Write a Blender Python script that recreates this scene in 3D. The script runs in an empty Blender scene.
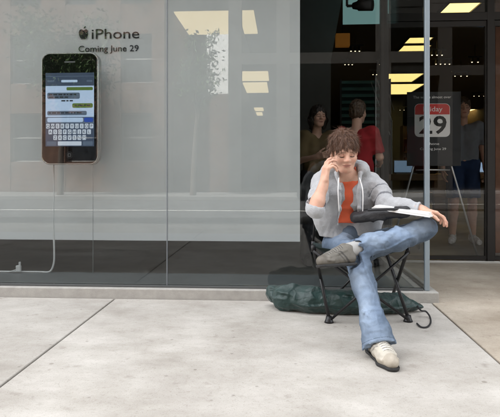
import bpy, bmesh, math, random
import numpy as np
from mathutils import Vector, Matrix
R = math.radians
random.seed(7)
scene = bpy.context.scene
COL = scene.collection

# ---------------------------------------------------------------- camera
FPX = 537.0                      # focal length in photo pixels (photo 500 wide)
HZ, CX = 171.0, 250.0            # horizon row, centre column
H = 0.95                         # camera height
TH = math.atan(32.0 / FPX)       # camera turned a little to the left of the facade normal
D = 3.934                        # camera to facade line
camd = bpy.data.cameras.new('camera'); cam = bpy.data.objects.new('camera', camd); COL.objects.link(cam)
cam.location = (0, -D, H); cam.rotation_euler = (R(90), 0, TH)
camd.sensor_width = 36; camd.lens = FPX / 500 * 36; camd.shift_y = -(208.5 - HZ) / 500
camd.clip_start = 0.05; camd.clip_end = 500
scene.camera = cam

# ---------------------------------------------------------------- light
SUN_EL, SUN_AZ = 56, -42          # degrees; azimuth clockwise from +Y
w = bpy.data.worlds.new('World'); scene.world = w; w.use_nodes = True
nt = w.node_tree; nt.nodes.clear()
sky = nt.nodes.new('ShaderNodeTexSky'); sky.sky_type = 'NISHITA'; sky.sun_disc = False
sky.sun_elevation = R(SUN_EL); sky.sun_rotation = R(SUN_AZ); sky.air_density = 1.0; sky.dust_density = 4.0; sky.ozone_density = 1.0
hs = nt.nodes.new('ShaderNodeHueSaturation'); hs.inputs['Saturation'].default_value = 0.16
bgn = nt.nodes.new('ShaderNodeBackground'); bgn.inputs['Strength'].default_value = 0.15
wo = nt.nodes.new('ShaderNodeOutputWorld')
nt.links.new(sky.outputs[0], hs.inputs['Color']); nt.links.new(hs.outputs[0], bgn.inputs[0]); nt.links.new(bgn.outputs[0], wo.inputs[0])
sd = bpy.data.lights.new('sun', 'SUN'); sd.energy = 4.0; sd.angle = R(.5); sd.color = (1, .96, .9)
sun = bpy.data.objects.new('sun', sd); COL.objects.link(sun)
saz = R(SUN_AZ); sel = R(SUN_EL)
sdir = Vector((math.sin(saz) * math.cos(sel), math.cos(saz) * math.cos(sel), math.sin(sel)))
sun.rotation_euler = sdir.to_track_quat('Z', 'Y').to_euler(); sun.location = (0, -10, 20)
vs = scene.view_settings; vs.view_transform = 'Standard'; vs.look = 'None'; vs.gamma = 1; vs.use_curve_mapping = False
vs.exposure = 3.08
scene.render.engine = 'CYCLES'
scene.cycles.use_denoising = True; scene.cycles.max_bounces = 8; scene.cycles.transparent_max_bounces = 24
scene.cycles.caustics_reflective = False; scene.cycles.caustics_refractive = False

# ---------------------------------------------------------------- pixel to place
RV = Vector((math.cos(TH), math.sin(TH), 0)); FV = Vector((-math.sin(TH), math.cos(TH), 0))
def P(px, py, d):
    return Vector((0, -D, H)) + FV * d + RV * ((px - CX) * d / FPX) + Vector((0, 0, -(py - HZ) * d / FPX))
def G(px, py, z=0.0):             # on the level z
    return P(px, py, (H - z) * FPX / (py - HZ))
def W(px, py, Y):                 # on the plane y = Y
    v = FV + RV * ((px - CX) / FPX)
    return P(px, py, (Y + D) / v.y)

# ---------------------------------------------------------------- object helpers
def tag(o, label=None, cat=None, group=None, kind=None):
    if label: o['label'] = label
    if cat: o['category'] = cat
    if group: o['group'] = group
    if kind: o['kind'] = kind
    return o
def empty(name, loc=(0, 0, 0), label=None, cat=None, group=None):
    o = bpy.data.objects.new(name, None); COL.objects.link(o); o.location = loc; o.empty_display_size = .1
    return tag(o, label, cat, group)
def link(name, me, mat, parent=None):
    o = bpy.data.objects.new(name, me); COL.objects.link(o)
    if mat is not None and len(me.materials) == 0: me.materials.append(mat)
    if parent is not None:
        o.parent = parent
        off = Vector(parent.location)
        pp = parent.parent
        while pp is not None: off += pp.location; pp = pp.parent
        o.location = -off if parent.type == 'EMPTY' or True else (0, 0, 0)
    return o
class MB:
    """collects shapes in world coordinates; build() links them as one mesh object"""
    def __init__(s): s.bm = bmesh.new()
    def box(s, x0, x1, y0, y1, z0, z1, bev=0):
        b = bmesh.new()
        bmesh.ops.create_cube(b, size=1)
        for v in b.verts:
            v.co = Vector(((x0 + x1) / 2 + v.co.x * (x1 - x0), (y0 + y1) / 2 + v.co.y * (y1 - y0), (z0 + z1) / 2 + v.co.z * (z1 - z0)))
        if bev: bmesh.ops.bevel(b, geom=b.edges[:], offset=bev, segments=2, profile=.5, affect='EDGES')
        s._add(b); return s
    def _add(s, b):
        me = bpy.data.meshes.new('t'); b.to_mesh(me); b.free(); s.bm.from_mesh(me); bpy.data.meshes.remove(me)
    def tube(s, pts, r, n=10, cap=True, r2=None):
        pts = [Vector(p) for p in pts]
        rings = []; up = None
        for i, p in enumerate(pts):
            t = (pts[min(i + 1, len(pts) - 1)] - pts[max(i - 1, 0)]).normalized()
            if up is None:
                up = t.orthogonal().normalized()
            else:
                up = (up - t * up.dot(t)).normalized()
            sdv = t.cross(up)
            rr = r if r2 is None else r + (r2 - r) * i / (len(pts) - 1)
            rings.append([s.bm.verts.new(p + (up * math.cos(2 * math.pi * k / n) + sdv * math.sin(2 * math.pi * k / n)) * rr) for k in range(n)])
        for a, b in zip(rings, rings[1:]):
            for k in range(n): s.bm.faces.new((a[k], a[(k + 1) % n], b[(k + 1) % n], b[k]))
        if cap: s.bm.faces.new(rings[0][::-1]); s.bm.faces.new(rings[-1])
        return s
    def prism(s, outline, ext):
        """outline: list of points (planar), extruded by the vector ext"""
        ext = Vector(ext); a = [s.bm.verts.new(Vector(p)) for p in outline]; b = [s.bm.verts.new(Vector(p) + ext) for p in outline]
        n = len(a); fs = [s.bm.faces.new(a), s.bm.faces.new(b[::-1])]
        for k in range(n): fs.append(s.bm.faces.new((a[k], b[k], b[(k + 1) % n], a[(k + 1) % n])))
        return s
    def quad(s, *p):
        s.bm.faces.new([s.bm.verts.new(Vector(q)) for q in p]); return s
    def mesh(s, name, smooth=False):
        bmesh.ops.recalc_face_normals(s.bm, faces=s.bm.faces[:])
        me = bpy.data.meshes.new(name); s.bm.to_mesh(me); s.bm.free()
        if smooth:
            for f in me.polygons: f.use_smooth = True
        return me
    def build(s, name, mat, parent=None, smooth=False):
        return link(name, s.mesh(name, smooth), mat, parent)
def rounded(x0, x1, z0, z1, r, n=8):
    pts = []
    for cx, cz, a0 in ((x1 - r, z1 - r, 0), (x0 + r, z1 - r, 90), (x0 + r, z0 + r, 180), (x1 - r, z0 + r, 270)):
        for k in range(n + 1):
            a = R(a0 + 90 * k / n); pts.append((cx + r * math.cos(a), cz + r * math.sin(a)))
    return pts
def text_mesh(name, body, size, center, mat, parent, width=None, align='CENTER', thick=.0015, bold=0.0):
    """lettering standing in the x-z plane, facing -y"""
    cu = bpy.data.curves.new(name, 'FONT'); cu.body = body; cu.size = size; cu.align_x = align; cu.extrude = thick; cu.offset = bold
    cu.resolution_u = 3
    ob = bpy.data.objects.new(name, cu); COL.objects.link(ob)
    dg = bpy.context.evaluated_depsgraph_get(); me = bpy.data.meshes.new_from_object(ob.evaluated_get(dg))
    bpy.data.objects.remove(ob); me.name = name
    xs = [v.co.x for v in me.vertices]; sx = 1
    if width: sx = width / (max(xs) - min(xs))
    for v in me.vertices: v.co = Vector((v.co.x * sx + center[0], center[1] - v.co.z, v.co.y + center[2]))
    me.materials.clear()
    return link(name, me, mat, parent)

# ---------------------------------------------------------------- materials
MATS = {}
def mat(name, col, rough=.6, metal=0, spec=.5, noise=0, nscale=8, bump=0, bscale=60, emit=None, estr=0, sheen=0, sss=0, rnd=0, coat=0, attr=False, stretch=None):
    m = bpy.data.materials.new(name); m.use_nodes = True; MATS[name] = m
    t = m.node_tree; b = t.nodes['Principled BSDF']
    b.inputs['Base Color'].default_value = (*col, 1); b.inputs['Roughness'].default_value = rough; b.inputs['Metallic'].default_value = metal
    b.inputs['Specular IOR Level'].default_value = spec
    if sheen: b.inputs['Sheen Weight'].default_value = sheen
    if coat: b.inputs['Coat Weight'].default_value = coat; b.inputs['Coat Roughness'].default_value = .05
    if sss: b.inputs['Subsurface Weight'].default_value = sss; b.inputs['Subsurface Radius'].default_value = (.012, .005, .003); b.inputs['Subsurface Scale'].default_value = 1
    if emit: b.inputs['Emission Color'].default_value = (*emit, 1); b.inputs['Emission Strength'].default_value = estr * .42
    tc = t.nodes.new('ShaderNodeTexCoord'); src = tc.outputs['Object']
    if stretch:
        mp = t.nodes.new('ShaderNodeMapping'); mp.inputs['Scale'].default_value = stretch; t.links.new(src, mp.inputs[0]); src = mp.outputs[0]
    cur = None
    if attr:
        a = t.nodes.new('ShaderNodeAttribute'); a.attribute_name = 'Col'; cur = a.outputs['Color']
    if noise:
        n = t.nodes.new('ShaderNodeTexNoise'); n.inputs['Scale'].default_value = nscale; n.inputs['Detail'].default_value = 6; n.inputs['Roughness'].default_value = .65
        t.links.new(src, n.inputs['Vector'])
        mr = t.nodes.new('ShaderNodeMapRange'); mr.inputs[1].default_value = .3; mr.inputs[2].default_value = .7
        mr.inputs[3].default_value = 1 - noise; mr.inputs[4].default_value = 1 + noise
        t.links.new(n.outputs[0], mr.inputs[0])
        mx = t.nodes.new('ShaderNodeMix'); mx.data_type = 'RGBA'; mx.blend_type = 'MULTIPLY'; mx.inputs[0].default_value = 1
        if cur: t.links.new(cur, mx.inputs[6])
        else: mx.inputs[6].default_value = (*col, 1)
        cb = t.nodes.new('ShaderNodeCombineColor')
        for k in range(3): t.links.new(mr.outputs[0], cb.inputs[k])
        t.links.new(cb.outputs[0], mx.inputs[7]); cur = mx.outputs[2]
    if rnd:
        oi = t.nodes.new('ShaderNodeObjectInfo'); mr = t.nodes.new('ShaderNodeMapRange'); mr.inputs[3].default_value = 1 - rnd; mr.inputs[4].default_value = 1 + rnd
        t.links.new(oi.outputs['Random'], mr.inputs[0])
        h2 = t.nodes.new('ShaderNodeHueSaturation'); t.links.new(mr.outputs[0], h2.inputs['Value'])
        if cur: t.links.new(cur, h2.inputs['Color'])
        else: h2.inputs['Color'].default_value = (*col, 1)
        cur = h2.outputs[0]
    if cur: t.links.new(cur, b.inputs['Base Color'])
    if bump:
        n = t.nodes.new('ShaderNodeTexNoise'); n.inputs['Scale'].default_value = bscale; n.inputs['Detail'].default_value = 5
        t.links.new(src, n.inputs['Vector'])
        bp = t.nodes.new('ShaderNodeBump'); bp.inputs['Strength'].default_value = bump; bp.inputs['Distance'].default_value = .01
        t.links.new(n.outputs[0], bp.inputs['Height']); t.links.new(bp.outputs[0], b.inputs['Normal'])
    return m
def glass_mat(name, tint, ior=1.6, rough=0.0, coat=1.0):
    m = bpy.data.materials.new(name); m.use_nodes = True; t = m.node_tree; t.nodes.clear()
    o = t.nodes.new('ShaderNodeOutputMaterial'); fr = t.nodes.new('ShaderNodeFresnel'); fr.inputs[0].default_value = ior
    # the same fresnel on both faces of the thin pane
    ge = t.nodes.new('ShaderNodeNewGeometry'); ml = t.nodes.new('ShaderNodeMath'); ml.operation = 'MULTIPLY_ADD'
    ml.inputs[1].default_value = 1 / ior - ior; ml.inputs[2].default_value = ior
    t.links.new(ge.outputs['Backfacing'], ml.inputs[0]); t.links.new(ml.outputs[0], fr.inputs[0])
    tr = t.nodes.new('ShaderNodeBsdfTransparent'); tr.inputs[0].default_value = (*tint, 1)
    gl = t.nodes.new('ShaderNodeBsdfGlossy'); gl.inputs['Roughness'].default_value = rough
    mx = t.nodes.new('ShaderNodeMixShader')
    m2 = t.nodes.new('ShaderNodeMath'); m2.operation = 'MULTIPLY'; m2.inputs[1].default_value = coat; t.links.new(fr.outputs[0], m2.inputs[0])   # anti-reflective coating
    t.links.new(m2.outputs[0], mx.inputs[0]); t.links.new(tr.outputs[0], mx.inputs[1]); t.links.new(gl.outputs[0], mx.inputs[2]); t.links.new(mx.outputs[0], o.inputs[0])
    return m
def concrete_mat(name, c0, c1, rnd=.05):
    m = bpy.data.materials.new(name); m.use_nodes = True; t = m.node_tree; b = t.nodes['Principled BSDF']; b.inputs['Roughness'].default_value = .85
    b.inputs['Specular IOR Level'].default_value = .3
    geo = t.nodes.new('ShaderNodeNewGeometry'); pos = geo.outputs['Position']
    def noise(sc, det, rg=.6, stretch=None):
        n = t.nodes.new('ShaderNodeTexNoise'); n.inputs['Scale'].default_value = sc; n.inputs['Detail'].default_value = det; n.inputs['Roughness'].default_value = rg
        if stretch:
            mp = t.nodes.new('ShaderNodeMapping'); mp.inputs['Scale'].default_value = stretch; t.links.new(pos, mp.inputs[0]); t.links.new(mp.outputs[0], n.inputs['Vector'])
        else: t.links.new(pos, n.inputs['Vector'])
        return n.outputs[0]
    def ramp(v, a, b_, ca, cb):
        r = t.nodes.new('ShaderNodeValToRGB'); r.color_ramp.elements[0].position = a; r.color_ramp.elements[1].position = b_
        r.color_ramp.elements[0].color = (*ca, 1); r.color_ramp.elements[1].color = (*cb, 1); t.links.new(v, r.inputs[0]); return r.outputs[0]
    def mul(a, b_, f=1.0):
        x = t.nodes.new('ShaderNodeMix'); x.data_type = 'RGBA'; x.blend_type = 'MULTIPLY'; x.inputs[0].default_value = f
        t.links.new(a, x.inputs[6]); t.links.new(b_, x.inputs[7]); return x.outputs[2]
    base = ramp(noise(1.3, 8, .62), .35, .65, c0, c1)
    smear = ramp(noise(2.2, 9, .68, (1, 1.5, 1)), .34, .64, (.80, .785, .76), (1.07, 1.07, 1.07))
    speck = mul(ramp(noise(140, 3, .7), .30, .42, (.66, .64, .62), (1, 1, 1)), ramp(noise(38, 5, .75), .32, .46, (.84, .83, .81), (1, 1, 1)))
    grain = ramp(noise(420, 2, .5), .3, .7, (.9, .9, .9), (1.06, 1.06, 1.06))
    # sparse dark chewing-gum spots
    vo = t.nodes.new('ShaderNodeTexVoronoi'); vo.inputs['Scale'].default_value = 3.2; t.links.new(pos, vo.inputs['Vector'])
    gum = ramp(vo.outputs['Distance'], .035, .05, (.62, .6, .58), (1, 1, 1))
    blot = ramp(noise(7.5, 4, .55), .24, .36, (.72, .70, .68), (1, 1, 1))
    scuf = ramp(noise(16, 3, .5, (1, 3.2, 1)), .23, .30, (.74, .73, .72), (1, 1, 1))
    vo2 = t.nodes.new('ShaderNodeTexVoronoi'); vo2.inputs['Scale'].default_value = 7.5; t.links.new(pos, vo2.inputs['Vector'])
    gum2 = ramp(vo2.outputs['Distance'], .045, .075, (.60, .585, .57), (1, 1, 1))
    vo3 = t.nodes.new('ShaderNodeTexVoronoi'); vo3.inputs['Scale'].default_value = 31; t.links.new(pos, vo3.inputs['Vector'])
    grit = ramp(vo3.outputs['Distance'], .07, .12, (.62, .60, .58), (1, 1, 1))
    base = mul(mul(base, gum2, .7), grit, .55)
    c = mul(mul(mul(mul(mul(mul(base, smear), speck), grain), gum, .8), blot), scuf, .7)
    oi = t.nodes.new('ShaderNodeObjectInfo'); mr = t.nodes.new('ShaderNodeMapRange'); mr.inputs[3].default_value = 1 - rnd; mr.inputs[4].default_value = 1 + rnd
    t.links.new(oi.outputs['Random'], mr.inputs[0]); h2 = t.nodes.new('ShaderNodeHueSaturation'); t.links.new(mr.outputs[0], h2.inputs['Value']); t.links.new(c, h2.inputs['Color'])
    t.links.new(h2.outputs[0], b.inputs['Base Color'])
    bp = t.nodes.new('ShaderNodeBump'); bp.inputs['Strength'].default_value = .35; bp.inputs['Distance'].default_value = .004
    t.links.new(noise(90, 6, .7), bp.inputs['Height']); t.links.new(bp.outputs[0], b.inputs['Normal'])
    return m

M_conc = concrete_mat('pavement concrete', (.385, .362, .328), (.50, .478, .44))
M_conc2 = concrete_mat('worn entrance concrete', (.36, .305, .24), (.48, .425, .35))
M_stone = mat('pale base stone', (.36, .345, .315), .7, noise=.12, nscale=14, bump=.2, bscale=120)
M_asph = mat('asphalt', (.05, .05, .052), .9, noise=.2, nscale=20, bump=.4, bscale=150)
M_joint = mat('dark joint dirt', (.09, .085, .08), .95)
M_glass = glass_mat('shop glass', (.80, .82, .82), 1.52)
M_glass3 = glass_mat('clear door glass', (.955, .96, .96), 1.5, coat=.6)
M_glass2 = glass_mat('side glass', (.84, .85, .85), 1.45, coat=.14)
M_alu = mat('pale blue aluminium', (.27, .32, .355), .42, metal=.35, noise=.06, nscale=5)
M_alud = mat('dark bronze metal', (.035, .033, .032), .45, metal=.4)
M_rail = mat('grey bottom rail', (.10, .105, .105), .5, metal=.4)
M_seal = mat('grey silicone', (.16, .175, .19), .6)
M_deck = mat('grey laminate deck', (.17, .18, .18), .4, noise=.1, nscale=6)
M_scrim = mat('white backdrop fabric', (.85, .845, .83), .9, noise=.05, nscale=2.5, bump=.08, bscale=6)
M_hem = mat('white hem fabric', (.88, .89, .90), .85)
M_black = mat('black print', (.006, .006, .007), .6)
M_wcable = mat('white cable', (.8, .8, .79), .45)
M_wire = mat('steel wire', (.3, .31, .32), .4, metal=.6)
M_chrome = mat('polished chrome rim', (.60, .60, .58), .14, metal=1)
M_gloss = mat('gloss black face', (.004, .004, .005), .12, spec=.35)
M_sfloor = mat('store floor stone', (.21, .195, .17), .5, noise=.2, nscale=3)
M_swall = mat('store brown wall', (.12, .085, .055), .7, noise=.3, nscale=2)
M_sceil = mat('store dark ceiling', (.10, .08, .06), .8)
M_panel = mat('warm ceiling light', (.9, .8, .5), .5, emit=(1.0, .70, .24), estr=.95)
M_black2 = mat('black powder coat', (.012, .012, .013), .45)
M_brass = mat('orange lit box', (.5, .2, .03), .5, emit=(1, .38, .06), estr=.028)
M_bulb = mat('bulb', (1, .9, .75), .5, emit=(1, .82, .5), estr=.9)
M_teal = mat('teal slat', (.05, .17, .165), .5, noise=.2, nscale=3)
M_tealp = mat('frosted teal glass', (.12, .27, .27), .5, emit=(.30, .52, .50), estr=.15)
M_grey = mat('grey column', (.13, .13, .125), .7, noise=.1, nscale=3)
M_wood = mat('table maple', (.36, .22, .11), .5, noise=.2, nscale=4, stretch=(1, 8, 8))
M_silver = mat('silver easel tube', (.62, .63, .64), .3, metal=.7)
M_poster = mat('dark poster board', (.016, .018, .021), .5)
M_white = mat('white print', (.88, .88, .88), .6)
M_red = mat('red print', (.62, .05, .045), .6)

# ---------------------------------------------------------------- key places
XC = W(427, 293, 0.06).x                       # corner post of the window
XJ = W(167, 200, 0.06).x                       # butt joint between the panes
JX0, JX1 = W(115, 298, 0).x, W(432, 303, 0).x  # pavement joints
SLABW = JX1 - JX0
DOOR_Y = G(460, 263.5).y                       # door plane at the back of the recess
ENTRY_W = 2.6
CURB = 0.075

# ================================================================ THE SETTING
# ground sheet under everything (road)
g = MB(); g.quad((-120, -120, -.16), (120, -120, -.16), (120, 120, -.16), (-120, 120, -.16))
tag(g.build('road', M_asph), kind='structure')
pv = MB(); pv.box(-30, 30, -5.6, -.0, -.15, -.012); pv.box(XC + .07, XC + ENTRY_W, 0.0, DOOR_Y + .3, -.15, -.012)
pav = tag(pv.build('pavement', M_joint), kind='structure')
slab_me = {}
def slab(x0, x1, y0, y1, m, seed):
    rr = random.Random(seed)
    b = MB(); gap = .006
    b.box(x0 + gap, x1 - gap, y0 + gap, y1 - gap, -.05, rr.uniform(-.0015, .0015), bev=.006)
    return b.build('paving_slab', m, pav)
k = 0
for i in range(-4, 5):
    x0 = JX0 + i * SLABW
    for (y0, y1) in ((-2.32, 0.0), (-4.64, -2.32), (-5.5, -4.64)):
        if i == 1 and y1 == 0.0: continue      # the entrance slab runs on into the recess
        if x0 < XC + .3 and x0 + SLABW > XC + .3 or True:
            slab(x0, x0 + SLABW, y0, y1, M_conc, k); k += 1
# slab in front of and inside the entrance
b = MB(); gp = .006
x0, x1 = JX1 + gp, JX1 + SLABW - gp
b.box(x0, x1, -2.32 + gp, DOOR_Y + .02, -.05, .0005, bev=.006)
b.build('paving_slab', M_conc2, pav)
b = MB(); b.box(x1 + 2 * gp, XC + ENTRY_W - .01, .004, DOOR_Y + .02, -.05, .0, bev=.004)
b.build('paving_slab', M_conc2, pav)
M_kerb = mat('granite kerb', (.15, .147, .143), .8, noise=.2, nscale=30)
kb = MB(); kb.box(-30, 30, -5.62, -5.51, -.16, .0, bev=.01); tag(kb.build('kerb', M_kerb), kind='structure')
op = MB(); op.box(-40, 40, -20.0, -16.0, -.16, -.01, bev=.01); tag(op.build('opposite_pavement', M_kerb), kind='structure')
M_line = mat('road paint', (.7, .7, .66), .7, noise=.2)
ln = MB(); ln.box(-40, 40, -10.9, -10.78, -.158, -.154); tag(ln.build('road_marking', M_line), kind='structure')

# store interior shell
SX0, SX1, SY1, SZ = -7.0, 8.2, 27.0, 3.6
f = MB(); f.box(SX0, XC - .02, .66, DOOR_Y + .12, -.15, .022); f.box(SX0, SX1, DOOR_Y + .12, SY1, -.15, .022)
f.box(XC + ENTRY_W + .02, SX1, .66, DOOR_Y + .12, -.15, .022)
tag(f.build('store_floor', M_sfloor), kind='structure')
f = MB(); f.box(SX0, SX1, .2, SY1, SZ, SZ + .1); tag(f.build('store_ceiling', M_sceil), kind='structure')
f = MB(); f.box(SX0 - .2, SX0, .2, SY1, -.15, SZ + .1); f.box(SX1, SX1 + .2, .2, SY1, -.15, SZ + .1); f.box(SX0 - .2, SX1 + .2, SY1, SY1 + .2, -.15, SZ + .1)
tag(f.build('store_wall', M_swall), kind='structure')

# ================================================================ STOREFRONT
sf = empty('storefront', (0, 0, 0), 'glass storefront with pale stone base, slim blue-grey corner post and recessed entrance', 'storefront')
GY0, GY1 = .060, .072                    # glass pane front and back
ZT = 3.42
c = MB(); c.box(-7, XC + .07, 0, .14, -.05, CURB, bev=.006); c.build('stone_base', M_stone, sf)
c = MB(); c.box(XC - .07, XC + .07, .145, DOOR_Y - .01, -.05, CURB, bev=.006); c.build('stone_base', M_stone, sf)
c = MB(); c.box(XC + ENTRY_W, SX1 + .2, 0, .14, -.05, CURB, bev=.006); c.build('stone_base', M_stone, sf)
c = MB(); c.box(XC + ENTRY_W, XC + ENTRY_W + .14, .145, DOOR_Y - .01, -.05, CURB, bev=.006); c.build('stone_base', M_stone, sf)
def rail(x0, x1, y0, y1, z0, z1, name='bottom_rail', m=None): 
    b = MB(); b.box(x0, x1, y0, y1, z0, z1, bev=.002); return b.build(name, m or M_rail, sf)
rail(-7, XC - .03, .045, .09, CURB + .001, CURB + .016)
rail(XC - .018, XC + .018, .098, DOOR_Y - .02, CURB + .001, CURB + .016)
rail(XC + ENTRY_W + .03, SX1 + .2, .045, .09, CURB + .001, CURB + .016)
rail(-7, XC - .03, .045, .09, ZT, ZT + .06, 'top_rail', M_alu)
rail(XC + ENTRY_W + .03, SX1 + .2, .045, .09, ZT, ZT + .06, 'top_rail', M_alu)
rail(XC - .018, XC + .018, .098, DOOR_Y - .02, ZT, ZT + .06, 'top_rail', M_alu)
def pane(x0, x1, y0, y1, z0, z1, par=None):
    b = MB(); b.box(x0, x1, y0, y1, z0, z1); return b.build('glass_pane', M_glass, par or sf)
zb = CURB + .017
xs = [-7, XJ - 2.55 , XJ, XC - .022]
for a, b_ in zip(xs, xs[1:]): pane(a + .004, b_ - .004, GY0, GY1, zb, ZT - .001)
for xj in xs[1:-1]:
    b = MB(); b.box(xj - .0035, xj + .0035, GY0 - .002, GY1 + .002, zb, ZT - .002); b.build('glass_joint', M_seal, sf)
o_ = pane(XC - .006, XC + .006, .10, DOOR_Y - .03, zb, ZT - .001); o_.data.materials[0] = M_glass2
pane(XC + ENTRY_W + .05, SX1 + .2, GY0, GY1, zb, ZT - .001)
pane(XC + ENTRY_W + .064, XC + ENTRY_W + .076, .10, DOOR_Y - .03, zb, ZT - .001)
for x in (XC, XC + ENTRY_W + .026):
    b = MB(); b.box(x - .017, x + .017, .048, .088, CURB + .0005, ZT + .1, bev=.004); b.build('corner_post', M_alu, sf)
# recessed doors
XD0 = XC - .10; XJAMB = W(491, 200, DOOR_Y).x
b = MB(); b.box(XC + .075, XC + ENTRY_W - .001, DOOR_Y - .005, DOOR_Y + .09, .001, .026, bev=.004); b.build('threshold', mat('brushed threshold', (.62, .61, .58), .4, metal=.3), sf)
for x in (XC + .0, XJAMB, XC + ENTRY_W + .05):
    b = MB(); b.box(x - .035, x + .035, DOOR_Y, DOOR_Y + .08, .027, ZT, bev=.003); b.build('door_jamb', M_alud, sf)
b = MB(); b.box(XC + .036, XC + ENTRY_W, DOOR_Y + .002, DOOR_Y + .078, 2.5, 2.58, bev=.003); b.build('door_header', M_alud, sf)
for (a, b_) in ((XC + .036, XJAMB - .036), (XJAMB + .036, XC + ENTRY_W + .014)):
    dm = MB()
    for (u0, u1, z0, z1) in ((a, b_, .035, .076), (a, b_, 2.44, 2.495), (a, a + .014, .0755, 2.4405), (b_ - .014, b_, .0755, 2.4405)): dm.box(u0, u1, DOOR_Y + (.02 if u1 - u0 > .1 else .021), DOOR_Y + (.06 if u1 - u0 > .1 else .059), z0, z1)
    dr = dm.build('door', M_alud, sf)
    pane(a + .015, b_ - .015, DOOR_Y + .034, DOOR_Y + .046, .076, 2.439, dr).data.materials[0] = M_glass3
    xh = b_ - .09
    hm = MB().tube([(xh, DOOR_Y - .005, .85), (xh, DOOR_Y - .005, 1.35)], .012, 10)
    hm.tube([(xh, DOOR_Y - .005, .9), (xh, DOOR_Y + .033, .9)], .008, 8); hm.tube([(xh, DOOR_Y - .005, 1.3), (xh, DOOR_Y + .033, 1.3)], .008, 8)
    # handle stays outside the frame's right edge only on the far leaf
    if a > XJAMB: hm.build('handle', M_silver, dr)
    else: hm.bm.free()
pane(XC + .036, XC + ENTRY_W, DOOR_Y + .034, DOOR_Y + .046, 2.581, ZT - .001)
# upper facade over the glass, out of frame
b = MB(); b.box(-24, 26, .0, .198, ZT + .12, 17.0); b.build('upper_facade', M_stone, sf)
b = MB(); b.box(XC + .08, XC + ENTRY_W - .01, .2, DOOR_Y + .1, ZT + .12, ZT + .2); b.build('entrance_soffit', M_grey, sf)
b = MB(); b.box(-24, -7.01, 0, .198, -.15, ZT + .119); b.build('pier', M_stone, sf)
b = MB(); b.box(SX1 + .201, 26, 0, .198, -.15, ZT + .119); b.build('pier', M_stone, sf)
# window deck
DECK_Y = G(60, 272, .085).y
b = MB(); b.box(-6.99, XC - .075, .142, DECK_Y, -.1, .085, bev=.004); b.build('display_deck', M_deck, sf)

# ================================================================ WINDOW DISPLAY
SCY = DECK_Y + .10                         # backdrop plane
sx0, sx1 = -6.6, W(300, 200, SCY).x
sz0 = W(150, 240.5, SCY).z; szh = W(150, 233, SCY).z
scr = empty('backdrop', (0, SCY, 0), 'white fabric backdrop hanging in the shop window, with black lettering above the giant phone', 'backdrop')
def cloth(x0, x1, z0, z1, y, amp, nx, nz, th):
    me = bpy.data.meshes.new('cloth'); vs_, fs_ = [], []
    for side in (0, 1):
        for j in range(nz + 1):
            for i in range(nx + 1):
                x = x0 + (x1 - x0) * i / nx; z = z0 + (z1 - z0) * j / nz
                vs_.append((x, y + side * th + amp * (math.sin(x * 2.3 + 1) * .6 + math.sin(x * 6.1 + z * .4) * .4), z))
    n = (nx + 1) * (nz + 1)
    for side in (0, 1):
        for j in range(nz):
            for i in range(nx):
                a = side * n + j * (nx + 1) + i; q = (a, a + 1, a + nx + 2, a + nx + 1); fs_.append(q if side == 0 else q[::-1])
    for i in range(nx):
        fs_.append((i, n + i, n + i + 1, i + 1))
    for j in range(nz):
        a = j * (nx + 1) + nx; fs_.append((a, a + n, a + n + nx + 1, a + nx + 1))
    me.from_pydata(vs_, [], fs_); me.update()
    return me
link('fabric', cloth(sx0, sx1, szh, SZ - .05, SCY, .004, 90, 3, .004), M_scrim, scr)
link('hem', cloth(sx0, sx1, sz0, szh, SCY - .003, .004, 90, 2, .010), M_hem, scr)
b = MB().tube([(sx0, SCY + .002, SZ - .03), (sx1, SCY + .002, SZ - .03)], .02, 10); b.build('top_rod', M_alu, scr)
LY = SCY - .007
def wx(px): return W(px, 40, LY).x
def wz(px, py): return W(px, py, LY).z
tx0, tx1 = wx(91.5), wx(139)
th_ = (wz(110, 28) - wz(110, 38)) / .70
text_mesh('lettering', 'iPhone', th_ , ((tx0 + tx1) / 2, LY, wz(110, 38.6)), M_black, scr, width=tx1 - tx0)
tx0, tx1 = wx(78.5), wx(138.5)
text_mesh('lettering', 'Coming June 29', th_ * .62, ((tx0 + tx1) / 2, LY, wz(110, 51.5)), M_black, scr, width=tx1 - tx0)
# fruit mark: bitten round body and a leaf
def apple(cx, cz, s, y, m, par):
    half = [(0, .80), (.10, .84), (.22, .90), (.36, .90), (.48, .82), (.56, .70), (.60, .52), (.58, .32), (.52, .12), (.43, -.06), (.33, -.20), (.24, -.26), (.14, -.25), (.06, -.21), (0, -.20)]
    rt = []
    bite = (.70, .47, .25)
    for (u, v) in half:
        dx, dz = u - bite[0], v - bite[1]; dd = math.hypot(dx, dz)
        if dd < bite[2]:
            u, v = bite[0] + dx / dd * bite[2], bite[1] + dz / dd * bite[2]
        rt.append((u, v))
    pts = rt + [(-u, v) for (u, v) in half[-2:0:-1]]
    b = MB(); b.prism([(cx + u * s, y, cz + (v - .32) * s) for u, v in pts], (0, -.0015, 0))
    leaf = [(.02, .98), (.04, 1.12), (.12, 1.24), (.26, 1.30), (.25, 1.16), (.16, 1.04)]
    b.prism([(cx + u * s, y, cz + (v - .32) * s) for u, v in leaf], (0, -.0015, 0))
    return b.build('logo', m, par)
apple(wx(83.6), wz(83, 34.2), .072, LY, M_black, scr)

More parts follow.
